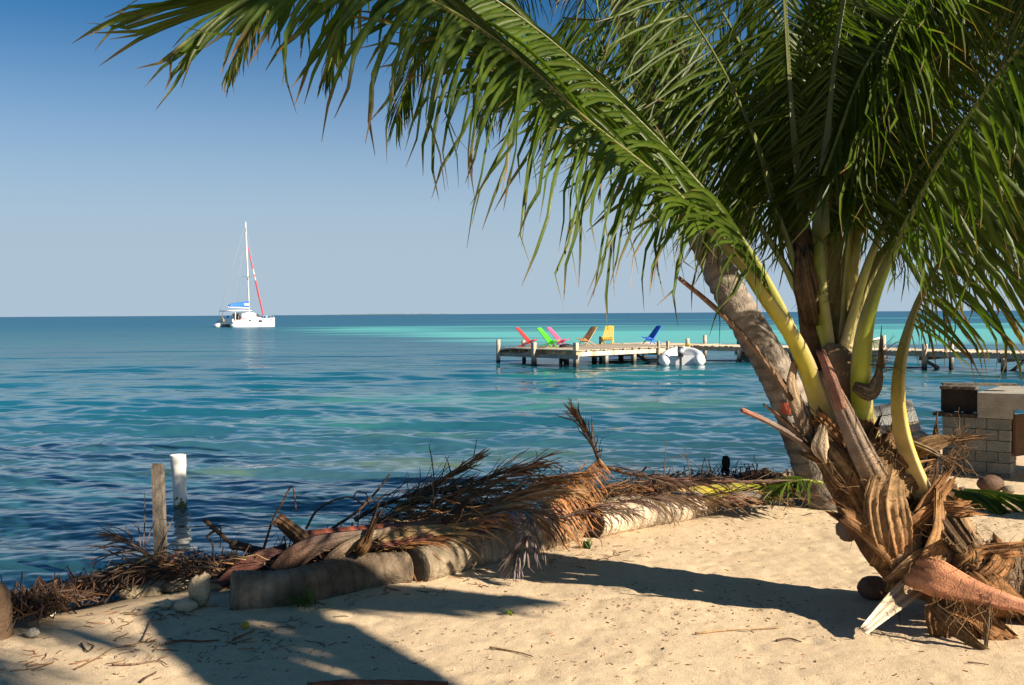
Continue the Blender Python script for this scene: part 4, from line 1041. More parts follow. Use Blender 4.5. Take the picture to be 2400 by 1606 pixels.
# ------------------------------------------------------------------ catamaran
ca = np.array([-51.0, 191.0, 0.0]); CAH = math.radians(33)
hd = np.array([math.sin(CAH), math.cos(CAH), 0]); rt = np.array([math.cos(CAH), -math.sin(CAH), 0])
cat = thing('catamaran', 'white sailing catamaran at anchor with furled sails and a bare mast', 'sailboat', tuple(ca))
CS = 0.93
def cq(a, b, z): return ca + (hd * a + rt * b) * CS + np.array([0, 0, z * CS])
GW = np.array([0.82, 0.82, 0.80])
for s in (-1, 1):
    mb = MB(); rings = []
    for a, hw, zt, zk in ((-5.95, .50, .55, .05), (-5.5, .66, .62, -.2), (-4.9, .72, 1.35, -.3), (-2, .80, 1.62, -.4), (1.5, .76, 1.70, -.4), (4.0, .52, 1.78, -.35), (5.3, .20, 1.84, -.25), (5.6, .06, 1.86, -.1)):
        ob = s * 2.45
        rings.append([cq(a, ob - hw, zt - .1), cq(a, ob - hw * 1.02, zt * .55), cq(a, ob - hw * .8, .15), cq(a, ob - hw * .3, zk), cq(a, ob + hw * .3, zk), cq(a, ob + hw * .8, .15), cq(a, ob + hw * 1.02, zt * .55), cq(a, ob + hw, zt - .1), cq(a, ob + hw * .8, zt), cq(a, ob - hw * .8, zt)])
    mb.loft(rings, GW); h_ = mb.build('hull', M_gel, cat)
    for a, ln, z in ((0.9, .62, 1.18), (4.35, .32, 1.38), (-1.9, .32, 1.30)):
        mb = MB(); hw = np.interp(a, [-5.9, -2, 1.5, 4, 5.3], [.5, .8, .76, .52, .2]) * 1.015 + .03
        ring = [[cq(a + ln * math.cos(q) * k, s * (2.45 + hw + e), z + .19 * math.sin(q) * k * (1.3 if ln > .5 else 1)) for q in np.linspace(0, 6.283, 14, endpoint=False)] for k, e in ((1, -.12), (1, 0.0), (0.5, .03))]
        mb.loft(ring, np.array([0.03, 0.035, 0.03])); mb.build('porthole', M_glass, h_)
mb = MB(); rings = []
for a, wv, zt in ((-4.9, 2.1, 1.25), (-2.2, 2.1, 1.35), (-2.1, 2.1, 1.5), (2.5, 2.1, 1.65), (3.2, 2.0, 1.6)):
    rings.append([cq(a, -wv, .62), cq(a, wv, .62), cq(a, wv, zt), cq(a, -wv, zt)])
mb.loft(rings, GW); mb.build('bridge_deck', M_gel, cat, smooth=False)
mb = MB(); rings = []
for a, wb, wt, zt in ((-2.0, 2.35, 2.0, 2.75), (-1.0, 2.4, 2.05, 2.95), (0.6, 2.3, 1.9, 2.95), (1.9, 2.1, 1.6, 2.55), (3.3, 1.8, 1.5, 1.72)):
    rings.append([cq(a, -wb, 1.5), cq(a, wb, 1.5), cq(a, wt + .12, zt - .35 * (zt - 1.5)), cq(a, wt - .25, zt), cq(a, -wt + .25, zt), cq(a, -wt - .12, zt - .35 * (zt - 1.5))])
mb.loft(rings, GW); cab = mb.build('cabin', M_gel, cat)
for s in (-1, 1):
    mb = MB(); rings = [[cq(a, s * (w_ + .03), z0), cq(a, s * (w_ - .20), z1)] for a, w_, z0, z1 in ((0.9, 2.28, 2.15, 2.72), (1.8, 2.06, 2.1, 2.48), (2.6, 1.88, 1.98, 2.1))]
    mb.loft(rings, np.array([.03, .03, .03]), cap=False, closed=False); mb.build('window', M_glass, cab)
mb = MB(); mb.add([cq(-2.06, -1.45, 1.45), cq(-2.06, 0.2, 1.45), cq(-2.06, 0.2, 2.6), cq(-2.06, -1.45, 2.6)], [(0, 1, 2, 3)]); mb.build('cabin_door', M_glass, cab, smooth=False)
mb = MB(); rings = [[cq(a, -2.2, z), cq(a, 2.2, z), cq(a, 2.25, z + .14), cq(a, 0, z + .22), cq(a, -2.25, z + .14)] for a, z in ((-5.1, 3.18), (-3, 3.28), (-0.4, 3.26))]
mb.loft(rings, GW); mb.build('hardtop', M_gel, cat)
for a, b in ((-4.6, -1.9), (-4.6, 1.9), (-2.3, -0.5), (-2.3, 1.3)):
    mb = MB(); mb.tube([cq(a, b, 1.2), cq(a + .2, b, 3.22)], 0.06, GW, seg=6); mb.build('post', M_gel, cat)
mb = MB(); mb.bar(cq(-4.95, -1.7, 1.35), cq(-4.95, 1.7, 1.35), .3, .55, GW); mb.build('aft_seat', M_gel, cat, smooth=False)
mast0 = cq(0.9, 0, 2.8); mast1 = cq(0.25, 0, 21.6)
mb = MB(); mb.tube([mast0, mast0 * .5 + mast1 * .5, mast1], [.15, .14, .10], (0.72, 0.68, 0.60), seg=8); mast = mb.build('mast', M_plain, cat)
mb = MB(); mb.bar(mast1 + np.array([-.15, 0, .1]), mast1 + np.array([.3, 0, .15]), .05, .05, (.3, .3, .3)); mb.build('wind_vane', M_plain, mast, smooth=False)
mb = MB(); mb.bar(cq(.6, -1.6, 10.4), cq(.6, 1.6, 10.4), .10, .06, (.8, .8, .8)); mb.build('spreader', M_plain, mast, smooth=False)
mb = MB(); mb.tube([cq(.7, 0, 3.9), cq(-4.7, 0, 4.1)], .12, (0.78, 0.78, 0.76), seg=8); mb.build('boom', M_plain, cat)
mb = MB(); rings = []
for a, h_ in ((.75, 1.25), (-.6, 1.15), (-2, 1.0), (-3.6, .8), (-4.5, .5)):
    rings.append([cq(a, -.06, 4.0), cq(a, -.26, 4.0 + h_ * .3), cq(a, -.12, 4.0 + h_), cq(a, .12, 4.0 + h_), cq(a, .26, 4.0 + h_ * .3), cq(a, .06, 4.0)])
mb.loft(rings, np.array([0.02, 0.13, 0.58])); sc_ = mb.build('sail_cover', M_plain, cat)
mb = MB(); mb.loft([[cq(a, .275, 4.42), cq(a, .205, 4.86)] for a in (.62, -.55)], np.array([.8, .82, .85]), cap=False, closed=False); mb.build('sail_logo', M_plain, sc_)
mb = MB(); n = 30; q0 = cq(4.9, 0, 1.95); q1 = cq(.45, 0, 17.6); pts = [q0 + (q1 - q0) * t_ for t_ in np.linspace(0, 1, n)]
rc = np.array([[0.58, 0.07, 0.08] if not (15 <= i <= 18 and i != 16) else [.75, .75, .75] for i in range(n)]); mb.tube(pts, np.interp(np.linspace(0, 1, n), [0, .3, 1], [.14, .17, .06]), rc, seg=7); mb.build('furled_headsail', M_plain, cat)
for a, b, top in ((-.3, -2.6, mast1), (-.3, 2.6, mast1), (-5.3, -2.4, mast1), (-5.3, 2.4, mast1), (4.9, 0, mast1)):
    mb = MB(); mb.tube([cq(a, b, 1.7), top - np.array([0, 0, .3])], .022, (.30, .33, .36), seg=4); mb.build('stay', M_plain, cat)
for s in (-1, 1):
    mb = MB(); tops = []
    for a in (-4.6, -2.4, -.2, 2.0, 4.0, 5.3):
        mb.tube([cq(a, s * 2.95 if a < 5 else s * 2.5, 1.55), cq(a, s * 2.95 if a < 5 else s * 2.5, 2.25)], .025, (.6, .6, .6), seg=4); tops.append(cq(a, s * 2.95 if a < 5 else s * 2.5, 2.25))
    mb.tube(tops, .018, (.6, .6, .6), seg=4); mb.build('guard_rail', M_plain, cat)
mb = MB(); a_ = np.linspace(0, 2 * math.pi, 18); mb.tube([cq(-5.16, -1.15 + .36 * math.cos(q), 1.45 + .36 * math.sin(q)) for q in a_], .11, (0.85, 0.45, 0.07), seg=7); mb.build('life_ring', M_plain, cat)
mb = MB(); mb.box(cq(-4.5, -.3, 2.1), (.5, .1, .5), (.03, .10, .38), rot=Matrix.Rotation(-CAH, 3, 'Z')); mb.build('blue_cushion', M_plain, cat, smooth=False)
mb = MB(); mb.box(cq(-2.4, 1.0, 2.0), (.5, .1, .8), (.08, .10, .25), rot=Matrix.Rotation(-CAH, 3, 'Z')); mb.box(cq(-2.5, .95, 1.62), (.4, .12, .35), (.4, .08, .07), rot=Matrix.Rotation(-CAH, 3, 'Z')); mb.build('hung_towel', M_plain, cat, smooth=False)
mb = MB(); mb.box(cq(4.6, .4, 2.05), (1.3, .5, .5), (.16, .28, .48), rot=Matrix.Rotation(-CAH, 3, 'Z'), jit=.1); mb.build('bow_bag', M_plain, cat, smooth=False)

# ------------------------------------------------------------------ ruined block walls on the right
kx = np.array([2366, 1140.0]); KP = P(2366, 1142, 10.0)
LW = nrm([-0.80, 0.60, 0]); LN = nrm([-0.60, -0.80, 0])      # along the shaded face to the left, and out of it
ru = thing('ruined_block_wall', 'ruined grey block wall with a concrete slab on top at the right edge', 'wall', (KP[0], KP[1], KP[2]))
CB = [0.20, 0.205, 0.19]  # block colour lowered to put the left face's shade into it
def blockface(parent, origin, along, out, ncol, nrow, bw, bh, depth, col, mat=M_conc, skip=(), tilt=None, up=(0, 0, 1)):
    up = np.array(up, float); k = 0
    for r in range(nrow):
        x = -bw / 2 if r % 2 else 0.0
        c_ = 0
        while x < ncol * bw - 1e-6:
            x1 = min(x + bw, ncol * bw); x0 = max(x, 0)
            if (r, c_) not in skip and x1 - x0 > 0.02:
                g = 0.004; mb = MB()
                d = depth + rng.uniform(-.004, .004)
                a = origin + along * (x0 + g) + up * (r * bh + g); W_ = along * (x1 - x0 - 2 * g); H_ = up * (bh - 2 * g); D_ = -out * d; o_ = out * rng.uniform(-0.003, 0.004)
                v = [a + o_, a + W_ + o_, a + W_ + H_ + o_, a + H_ + o_]; v += [q + D_ for q in v]
                mb.add(v, [(0, 1, 2, 3), (7, 6, 5, 4), (0, 4, 5, 1), (1, 5, 6, 2), (2, 6, 7, 3), (3, 7, 4, 0)], np.array(col) * rng.uniform(0.82, 1.1))
                mb.build('block', mat, parent, smooth=False)
            x += bw; c_ += 1
    return
rng = np.random.RandomState(99)
BH = 0.112; BW = 0.215
L0 = np.array([KP[0], KP[1], KP[2] - 0.10])
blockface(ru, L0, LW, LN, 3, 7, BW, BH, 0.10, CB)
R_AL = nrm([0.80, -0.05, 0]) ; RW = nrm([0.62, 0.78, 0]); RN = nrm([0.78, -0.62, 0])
blockface(ru, L0 + RW * 0.012 + RN * 0.004, RW, RN, 2, 7, 0.13, BH, 0.09, [0.42, 0.38, 0.31])  # same blocks coloured lighter and warmer, sunlight painted into this side
# mortar core behind the blocks
mb = MB(); a = L0 - LN * 0.012 + LW * 0.015
cr = [a, a + LW * 0.61, a + LW * 0.61 - LN * 0.07, a - LN * 0.07 + LW * 0.0]
mb.loft([[q + np.array([0, 0, z]) for q in cr] for z in (0, 0.775)], np.array([0.13, 0.12, 0.105])); mb.build('mortar', M_conc, ru, smooth=False)
# slab and beam over the opening to the right
zt = L0[2] + 7 * BH
sl = MB(); B0 = P(2290, 936, 9.95); 
bz0 = zt + 0.004; bz1 = bz0 + 0.255
q0 = L0 + LW * 0.30
outl = [q0 + LN * 0.03, L0 + LN * 0.03 - LW * 0.05, L0 + RW * 0.9 + RN * 0.9 - LW * 0.3, L0 + RW * 2.1 + RN * 0.9, L0 + RW * 2.1 - LW * 0.1, q0 + RW * 1.1]
outl = [L0 + LW * 0.30 + LN * 0.03, L0 + LW * -1.6 + LN * 0.03, L0 + LW * -1.6 - LN * 1.2, L0 + LW * 0.30 - LN * 1.2]
sl.loft([[np.array([q[0], q[1], z]) for q in outl] for z in (bz0 + 0.10, bz1)], np.array([0.36, 0.33, 0.28])); sl.build('slab', M_conc, ru, smooth=False)
sl = MB(); o2 = [L0 + LW * 0.30 + LN * 0.026, L0 + LW * -0.02 + LN * 0.026, L0 + LW * -0.02 - LN * 0.12, L0 + LW * 0.30 - LN * 0.12]
sl.loft([[np.array([q[0], q[1], z]) for q in o2] for z in (bz0, bz0 + 0.10)], np.array([0.34, 0.31, 0.26])); sl.build('beam_end', M_conc, ru, smooth=False)
# rusty hanging plate inside the opening and the dark back wall
mb = MB(); mb.box(L0 + RW * 0.12 + RN * 0.06 + np.array([0, 0, 0.62]), (0.16, 0.03, 0.42), (0.14, 0.085, 0.055), rot=Matrix.Rotation(math.radians(30), 3, 'Z')); mb.build('rusty_plate', M_wood, ru, smooth=False)
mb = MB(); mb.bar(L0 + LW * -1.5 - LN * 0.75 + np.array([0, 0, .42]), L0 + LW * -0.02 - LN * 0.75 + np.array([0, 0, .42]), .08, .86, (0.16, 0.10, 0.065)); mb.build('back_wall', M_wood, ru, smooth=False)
# charred timber box on the left of the slab
tbx = thing('charred_timber_frame', 'blackened timber box beam resting on the ruined block wall', 'timber', tuple(L0 + LW * 0.6 + np.array([0, 0, 7 * BH])))
DKW = [0.035, 0.028, 0.024]
e0 = L0 + LW * 0.315 + np.array([0, 0, 7 * BH + 0.004]); e1 = L0 + LW * 0.67 + np.array([0, 0, 7 * BH + 0.004])
def tbar(a, b, wd, th, col, name):
    mb = MB(); a = np.array(a); b = np.array(b); n = 14; T = nrm(b - a); S = nrm(np.cross(T, (0, 0, 1))); Nn = np.cross(S, T)
    rings = [[a + (b - a) * t_ + S * sx * wd / 2 * rng.uniform(.9, 1.1) + Nn * sn * th / 2 * rng.uniform(.85, 1.12) for sx, sn in ((-1, -1), (1, -1), (1, 1), (-1, 1))] for t_ in np.linspace(0, 1, n)]
    mb.loft(rings, np.array(col)); mb.build(name, M_wood, tbx, smooth=False)
Zv = np.array([0, 0, 1.0])
tbar(e0 + Zv * .02, e1 + Zv * .02 + LW * .05, .16, .035, [0.05, 0.04, 0.035], 'board')
tbar(e0 + Zv * .16 - LN * .06, e1 + Zv * .16 - LN * .06, .03, .24, DKW, 'board')
tbar(e0 + Zv * .30, e1 + Zv * .30 - LW * .02, .18, .03, [0.10, 0.085, 0.07], 'board')
tbar(e1 - LW * .06 + Zv * .045 + LN * .02, e1 - LW * .06 + Zv * .28 + LN * .02, .08, .10, [0.055, 0.042, 0.038], 'post')
tbar(e0 + LW * .14 + Zv * .045 + LN * .02, e0 + LW * .14 + Zv * .28 + LN * .02, .05, .05, [0.045, 0.032, 0.028], 'post')
tbar(e0 - LW * .3 + Zv * .325 - LN * .4, e1 + Zv * .325 - LN * .1, .14, .022, [0.16, 0.13, 0.10], 'board')
# fallen slab of blockwork leaning behind the palm
fs0 = P(2010, 1080, 10.9)
fw = thing('fallen_block_wall', 'tilted broken slab of grey blockwork leaning behind the palm', 'wall', tuple(fs0))
FAl = nrm([0.93, -0.25, -0.02]); FUp = nrm(np.array([-0.02, 0.30, 0.95]) + FAl * -0.0)
FAl = nrm([0.95, -0.2, 0.20]); FUp = nrm(np.array([-0.17, 0.35, 0.92])); FO = nrm(np.cross(FAl, FUp))
blockface(fw, fs0 - FUp * .2 - FAl * .2, FAl, FO, 4, 6, 0.235, 0.128, 0.09, [0.42, 0.42, 0.40], up=FUp, skip=((5, 0), (5, 1), (4, 0)))
mb = MB(); a = fs0 - FUp * .2 - FAl * .2 - FO * .014
mb.loft([[a + FAl * x + FUp * z for x in (0.02, 0.90 if z < .6 else 0.68)] + [a + FAl * x + FUp * z - FO * .06 for x in (0.90 if z < .6 else 0.68, 0.02)] for z in (0.02, .4, .61, .74)], np.array([0.15, 0.15, 0.14])); mb.build('mortar', M_conc, fw, smooth=False)
mb = MB(); mb.tube(catmull([P(2148, 1010, 10.6), P(2172, 1050, 10.5), P(2180, 1085, 10.45), P(2160, 1130, 10.4)], 14), [.02, .05, .07, .05, .06, .10, .11, .10, .12, .14, .15, .16, .14, .1], (.30, .28, .25), seg=9, wob=.25); mb.build('broken_edge', M_conc, fw)
stump_p = P(2160, 1128, 10.2)
mb = MB(); mb.tube(catmull([stump_p + [0, 0, -.08], stump_p + [0.02, 0, .12], stump_p + [.06, .02, .24], stump_p + [.09, .0, .36], stump_p + [.085, 0, .45]], 16), np.linspace(.17, .035, 16), (.025, .022, .02), seg=9, wob=.3)
o = mb.build('charred_stump', M_bark); tag(o, 'blackened stump between the fallen slab and the block wall', 'stump')

# ------------------------------------------------------------------ logs along the bank
def log(pts, rad, label, col, seed, ring=0.075, cutdark=False):
    global rng
    rng = np.random.RandomState(seed)
    t = thing('palm_log', label, 'log', tuple(pts[0]), 'cut palm logs edging the sand')
    mb = MB(); n = 90
    R = catmull(pts, n); rr = np.interp(np.linspace(0, 1, n), np.linspace(0, 1, len(rad)), rad)
    ln = np.linalg.norm(np.diff(R, axis=0), axis=1).sum(); s_ = np.linspace(0, ln, n)
    sc = np.abs(np.sin(np.pi * s_ / ring + 1.2 * vnoise(s_ * 2, s_ * 0, seed))) ** 14
    rr = rr * (1 - .006 * sc + .09 * (vnoise(s_ * 3, s_ * 0, seed + 1) - .5))
    cl = np.outer(1 - .28 * sc, col) * (.75 + .5 * vnoise(s_ * 7, s_ * 0, seed + 2)[:, None])
    an = np.linspace(0, 6.283, 22, endpoint=False)
    bl = fbm(s_[:, None] * 6 + np.cos(an)[None] * 1.2, np.sin(an)[None] * 1.2 + s_[:, None] * 1.5, seed, 4)
    cl = cl[:, None, :] * (.35 + 1.3 * bl)[:, :, None]
    mb.tube(R, rr, cl, seg=22, cap=False, wob=.03); mb.build('trunk', M_bark, t)
    for e, i, j in (('cut_end', 0, 2), ('cut_end', n - 1, n - 3)):
        T = nrm(R[i] - R[j]); S = nrm(np.cross(T, (0, 0, 1))); U = np.cross(S, T); a = np.linspace(0, 2 * math.pi, 22, endpoint=False)
        mb = MB(); rings = [[R[i] + T * o_ + (S * math.cos(q) + U * math.sin(q)) * rr[i] * k for q in a] for k, o_ in ((1.0, -.004), (.96, .006), (.6, .010), (.2, .006))]
        mb.loft(rings, np.array([[.2, .15, .1], [.22, .17, .12], [.26, .21, .15], [.24, .19, .14]]) * (.35 if cutdark and i == 0 else 1)); mb.build(e, M_bark, t)
    return t
def gz(u, v, up): 
    p = G(u, v); p[2] += up; return p
log([gz(545, 1418, .07), gz(680, 1406, .055), gz(830, 1374, .07), gz(950, 1356, .06)], [.125, .132, .128, .115], 'dark ringed palm log lying nearest the wooden post', [0.17, 0.125, 0.085], 301)
log([gz(975, 1358, .075), gz(1090, 1324, .07), gz(1220, 1294, .08), gz(1340, 1254, .09)], [.12, .128, .132, .14], 'middle palm log with a dead frond drooped over it', [0.28, 0.22, 0.15], 302, cutdark=True)
log([gz(1385, 1258, .12), gz(1470, 1240, .12), gz(1560, 1222, .10), gz(1660, 1198, .06)], [.145, .14, .13, .11], 'pale palm log half buried in sand at the far end of the row', [0.46, 0.37, 0.27], 303, ring=.09, cutdark=True)
# wooden post, pipe, stump
rng = np.random.RandomState(310)
pb = G(377, 1362)
po = thing('wooden_post', 'grey weathered wooden post standing in the debris by the water', 'post', tuple(pb))
mb = MB(); d_ = float(pb[1]); rings = []; 
for v_, hw, sh in ((1400, 15, 0), (1362, 14.5, 0), (1300, 15, .0), (1200, 15, 0), (1120, 14.5, 0), (1094, 14, 0), (1088, 12, 0)):
    u_ = np.interp(v_, [1088, 1400], [370, 380]); c_ = P(u_, v_, d_); w_ = hw / F * d_ * 0.84
    rings.append([c_ + np.array([sx * w_, sy * w_ * .8, (0 if v_ > 1090 else rng.uniform(-.012, .012))]) * np.array([1, 1, 1]) for sx, sy in ((-1, -1), (-.35, -1.06), (.3, -1.02), (1, -1), (1.04, 0), (1, 1), (0, 1.05), (-1, 1), (-1.03, 0))])
mb.loft(rings, np.array([[.14, .11, .08], [.15, .12, .09], [.18, .15, .115], [.21, .175, .14], [.21, .175, .14], [.16, .125, .10], [.13, .10, .075]])); mb.build('shaft', organic('post_grain', rough=.9, nscale=14, namp=.5, bscale=60, bump=.8, stretch=(6, 6, .7)), po, smooth=False)
mb = MB(); mb.box(P(362, 1150, d_ - .02) , (.010, .03, .16), (.20, .16, .12)); mb.box(P(358, 1110, d_ - .02), (.008, .03, .09), (.18, .14, .10)); mb.build('splinter', M_wood, po, smooth=False)
pp = G(421, 1190, 0.0)
pi_ = thing('plastic_pipe', 'white plastic pipe standing upright in the shallow water', 'pipe', tuple(pp))
d_ = float(pp[1]); sc_ = d_ / F
M_pipe, N_, L_, b_ = mat_new('pipe_plastic')
at = N_.new('ShaderNodeAttribute'); at.attribute_name = 'Col'; geo = N_.new('ShaderNodeNewGeometry')
sx_ = N_.new('ShaderNodeSeparateXYZ'); L_.new(geo.outputs['Position'], sx_.inputs[0])
al = mathn(N_, L_, 'ADD', ramp(N_, L_, sx_.outputs['Z'], 0.02, 0.26, 0.22, -0.30), noise(N_, L_, geo.outputs['Position'], 22, 4))
mx = N_.new('ShaderNodeMix'); mx.data_type = 'RGBA'; L_.new(ramp(N_, L_, al, 0.52, 0.60), mx.inputs['Factor']); L_.new(at.outputs['Color'], mx.inputs['A']); mx.inputs['B'].default_value = (.12, .11, .02, 1)
L_.new(mx.outputs['Result'], b_.inputs['Base Color']); b_.inputs['Roughness'].default_value = .4
mb = MB(); rings = []; prof = [(1230, 15, 425), (1190, 15, 423), (1150, 15.5, 421), (1120, 16, 420), (1104, 16, 419.2), (1098, 17, 418.8), (1092, 18, 418.5), (1068, 18, 417), (1066, 17.5, 417), (1068, 16, 417), (1100, 15, 419), (1130, 14, 420)]
for v_, r_, u_ in prof:
    c_ = P(u_, v_, d_); rings.append([c_ + np.array([math.cos(q), math.sin(q), 0]) * r_ * sc_ for q in np.linspace(0, 6.2832, 20, endpoint=False)])
mb.loft(rings, np.array([.74, .71, .65])); mb.build('pipe_body', M_pipe, pi_)
sp_b = G(8, 1500)
o_ = thing('palm_stump', 'brown sawn palm stump cut off by the left edge', 'stump', tuple(sp_b))
mb = MB(); mb.tube(catmull([sp_b + [-.10, .05, -.1], sp_b + [-.10, .05, .1], sp_b + [-.105, .05, .2], sp_b + [-.11, .05, .27], sp_b + [-.11, .05, .295]], 14), np.concatenate([np.linspace(.115, .11, 11), [.10, .085, .05]]), (.15, .095, .06), seg=18, wob=.03); mb.build('trunk', M_bark, o_)

# ------------------------------------------------------------------ dead fronds heaped behind the logs
rng = np.random.RandomState(400)
RUST = np.array([0.34, 0.155, 0.06]); BRN = np.array([0.19, 0.105, 0.055]); DKB = np.array([0.07, 0.042, 0.028]); STR = np.array([0.36, 0.23, 0.115]); ASH = np.array([0.16, 0.125, 0.115])
def deadfrond(ctrl, label, col, rc=None, **kw):
    pts = np.array([P(*q) for q in ctrl])
    t = thing('dead_palm_frond', label, 'palm frond', tuple(pts[0]), 'dead fronds heaped behind the logs')
    a = dict(L=.45, w=.018, n=46, start=.05, r0=.022, r1=.005, droop=1.6, dih=0, fwd=(45, 15), dead=True, rows_=6)
    a.update(kw)
    frond(t, ctrl, col=col, rachis_col=(rc if rc is not None else col * .9,) * 3, stem_name='rachis', **a)
    return t
deadfrond([(1250, 1215, 7.05), (1300, 1168, 7.2), (1350, 1122, 7.35), (1404, 1074, 7.5)], 'tent-shaped rusty dead frond propped up with its leaflets hanging', RUST, np.array([.36, .24, .13]), L=.50, n=84, droop=1.2, dih=-40, bend=(0, 0, -0.9), fwd=(75, 55), w=.013, r0=.028, start=.0, lmul=(1.0, .8), seed=401, mess=0.3)
deadfrond([(1406, 1080, 7.5), (1388, 1040, 7.5), (1368, 1000, 7.5), (1350, 975, 7.48)], 'upright tuft of dark leaflet tips on the peak of the heap', BRN, L=.30, n=26, droop=-.2, dih=0, fwd=(34, 16), r0=.014, w=.014, start=0, seed=402)
deadfrond([(1400, 1085, 7.55), (1480, 1108, 7.7), (1600, 1126, 7.9), (1760, 1128, 8.2), (1880, 1124, 8.4)], 'dark dead frond lying along the bank to the right of the peak', np.array([.12, .065, .042]), L=.42, n=60, droop=.6, fwd=(20, 8), dih=8, w=.014, seed=403)
deadfrond([(1120, 1222, 6.75), (1190, 1200, 6.65), (1245, 1206, 6.5), (1238, 1250, 6.35), (1215, 1290, 6.28), (1205, 1330, 6.22)], 'curled grey and orange frond drooping over the middle log', ASH * 1.25, np.array([.2, .14, .1]), L=.34, n=58, droop=1.8, fwd=(48, 20), dih=0, r0=.02, w=.013, seed=404, mess=0.3)
deadfrond([(1060, 1240, 6.7), (1130, 1213, 6.7), (1200, 1197, 6.65), (1262, 1200, 6.6)], 'bright orange dead frond end lying on top of the middle log', RUST * 1.35, L=.22, n=40, droop=1.5, fwd=(40, 20), w=.016, seed=405, mess=0.3)
heap = [
    ([(900, 1255, 7.0), (1030, 1190, 7.1), (1170, 1125, 7.25), (1275, 1072, 7.3)], RUST * .9, 'longest rusty frond sweeping up right through the heap'),
    ([(870, 1235, 7.3), (970, 1170, 7.4), (1060, 1110, 7.5), (1110, 1075, 7.5)], BRN, 'brown frond with tips raised against the water left of the heap'),
    ([(980, 1248, 6.9), (1100, 1200, 6.95), (1230, 1150, 7.05), (1330, 1115, 7.1)], RUST, 'rusty frond leading up under the propped frond'),
    ([(840, 1250, 7.2), (930, 1200, 7.3), (1020, 1155, 7.4), (1090, 1130, 7.4)], DKB * 1.6, 'dark brown frond low on the left of the heap'),
    ([(1050, 1235, 6.8), (1150, 1190, 6.9), (1250, 1160, 7.0), (1340, 1150, 7.05)], STR, 'straw-coloured frond in the middle of the heap'),
    ([(1000, 1190, 7.5), (1080, 1150, 7.6), (1170, 1110, 7.65), (1270, 1090, 7.6)], BRN * 1.2, 'brown frond at the back of the heap by the water'),
    ([(900, 1290, 6.55), (990, 1262, 6.6), (1090, 1240, 6.65), (1190, 1215, 6.7)], STR * .85, 'flattened straw frond pressed against the middle log'),
    ([(760, 1330, 6.35), (840, 1305, 6.4), (930, 1280, 6.45), (1010, 1265, 6.5)], RUST * .7, 'rust brown frond squeezed behind the nearest log'),
    ([(830, 1215, 7.5), (900, 1180, 7.6), (970, 1160, 7.6), (1050, 1150, 7.6)], DKB * 1.3, 'thin dark frond reaching over the water behind the heap'),
    ([(1290, 1215, 7.1), (1390, 1190, 7.25), (1480, 1170, 7.4), (1570, 1165, 7.5)], DKB * 1.5, 'dark frond lying behind the pale half-buried log'),
    ([(1420, 1150, 7.8), (1530, 1160, 7.9), (1650, 1165, 8.0), (1760, 1165, 8.1)], BRN * .8, 'brown frond flat on the bank behind the pale log'),
    ([(1150, 1195, 7.2), (1240, 1150, 7.3), (1310, 1125, 7.35), (1360, 1110, 7.4)], RUST * 1.1, 'short rusty frond tucked under the peak of the heap'),
    ([(930, 1230, 6.9), (1010, 1215, 6.95), (1110, 1205, 7.0), (1200, 1185, 7.0)], STR * .7, 'dull straw frond lying level across the heap')]
for i, (ct, cl, lb) in enumerate(heap):
    deadfrond(ct, lb, cl, L=.38, n=46, droop=[1.0, .2, 1.4, .8, 1.2, .6, 1.5, 1.5, .5, 1.6, 1.6, 1.2, 1.2][i], fwd=(34, 10), dih=[8, 25, 0, 10, 5, 15, -5, -5, 20, -5, -5, 0, 0][i], seed=420 + i, w=.0125)
# fan of wet leaflets round the post and dark litter along the water line
rng = np.random.RandomState(450)
deadfrond([(400, 1340, 6.55), (350, 1300, 6.6), (310, 1275, 6.65), (275, 1255, 6.7)], 'fan of wet brown leaflets spreading left of the wooden post', BRN * .9, L=.38, n=46, droop=1.0, fwd=(55, 8), dih=15, w=.009, seed=451)
deadfrond([(420, 1345, 6.5), (350, 1330, 6.5), (290, 1340, 6.45), (240, 1362, 6.4)], 'dark wet frond flat on the bank left of the wooden post', DKB * .9, L=.34, n=46, droop=1.6, fwd=(45, 14), w=.012, seed=452)
deadfrond([(390, 1310, 6.7), (450, 1325, 6.7), (520, 1335, 6.65), (580, 1330, 6.6)], 'dark wet frond reaching right from the foot of the wooden post', DKB, L=.36, n=44, droop=1.2, fwd=(38, 12), w=.012, seed=453)
deadfrond([(640, 1345, 6.3), (560, 1335, 6.45), (480, 1330, 6.5), (420, 1345, 6.5)], 'dark tangled frond behind the end of the nearest log', DKB * 1.2, L=.34, n=40, droop=1.4, fwd=(45, 20), w=.012, seed=454)
def litter(name, spots, n, ln, r, cols, lift=0.01, parent=None, flat=.25):
    mb = MB()
    for (u0, v0, u1, v1, wv) in spots:
        for _ in range(n):
            t_ = rng.rand(); u = u0 + (u1 - u0) * t_ + rng.normal(0, wv); v = v0 + (v1 - v0) * t_ + rng.normal(0, wv * .45)
            p = G(u, max(v, 1000)); a = rng.uniform(0, 6.28); l = ln * rng.uniform(.3, 1.3)
            d = np.array([math.cos(a), math.sin(a), 0]); pts = []
            for k in range(5):
                q = p + d * l * (k / 4 - .5) + np.array([rng.normal(0, l * .06), rng.normal(0, l * .06), 0])
                q[2] = height(q[0], q[1]) + lift + abs(rng.normal(0, lift * flat)); pts.append(q)
            mb.tube(pts, r * rng.uniform(.5, 1.4), np.array(cols[rng.randint(len(cols))]) * rng.uniform(.7, 1.3), seg=4)
    return tag(mb.build(name, M_dead, parent), kind='stuff')
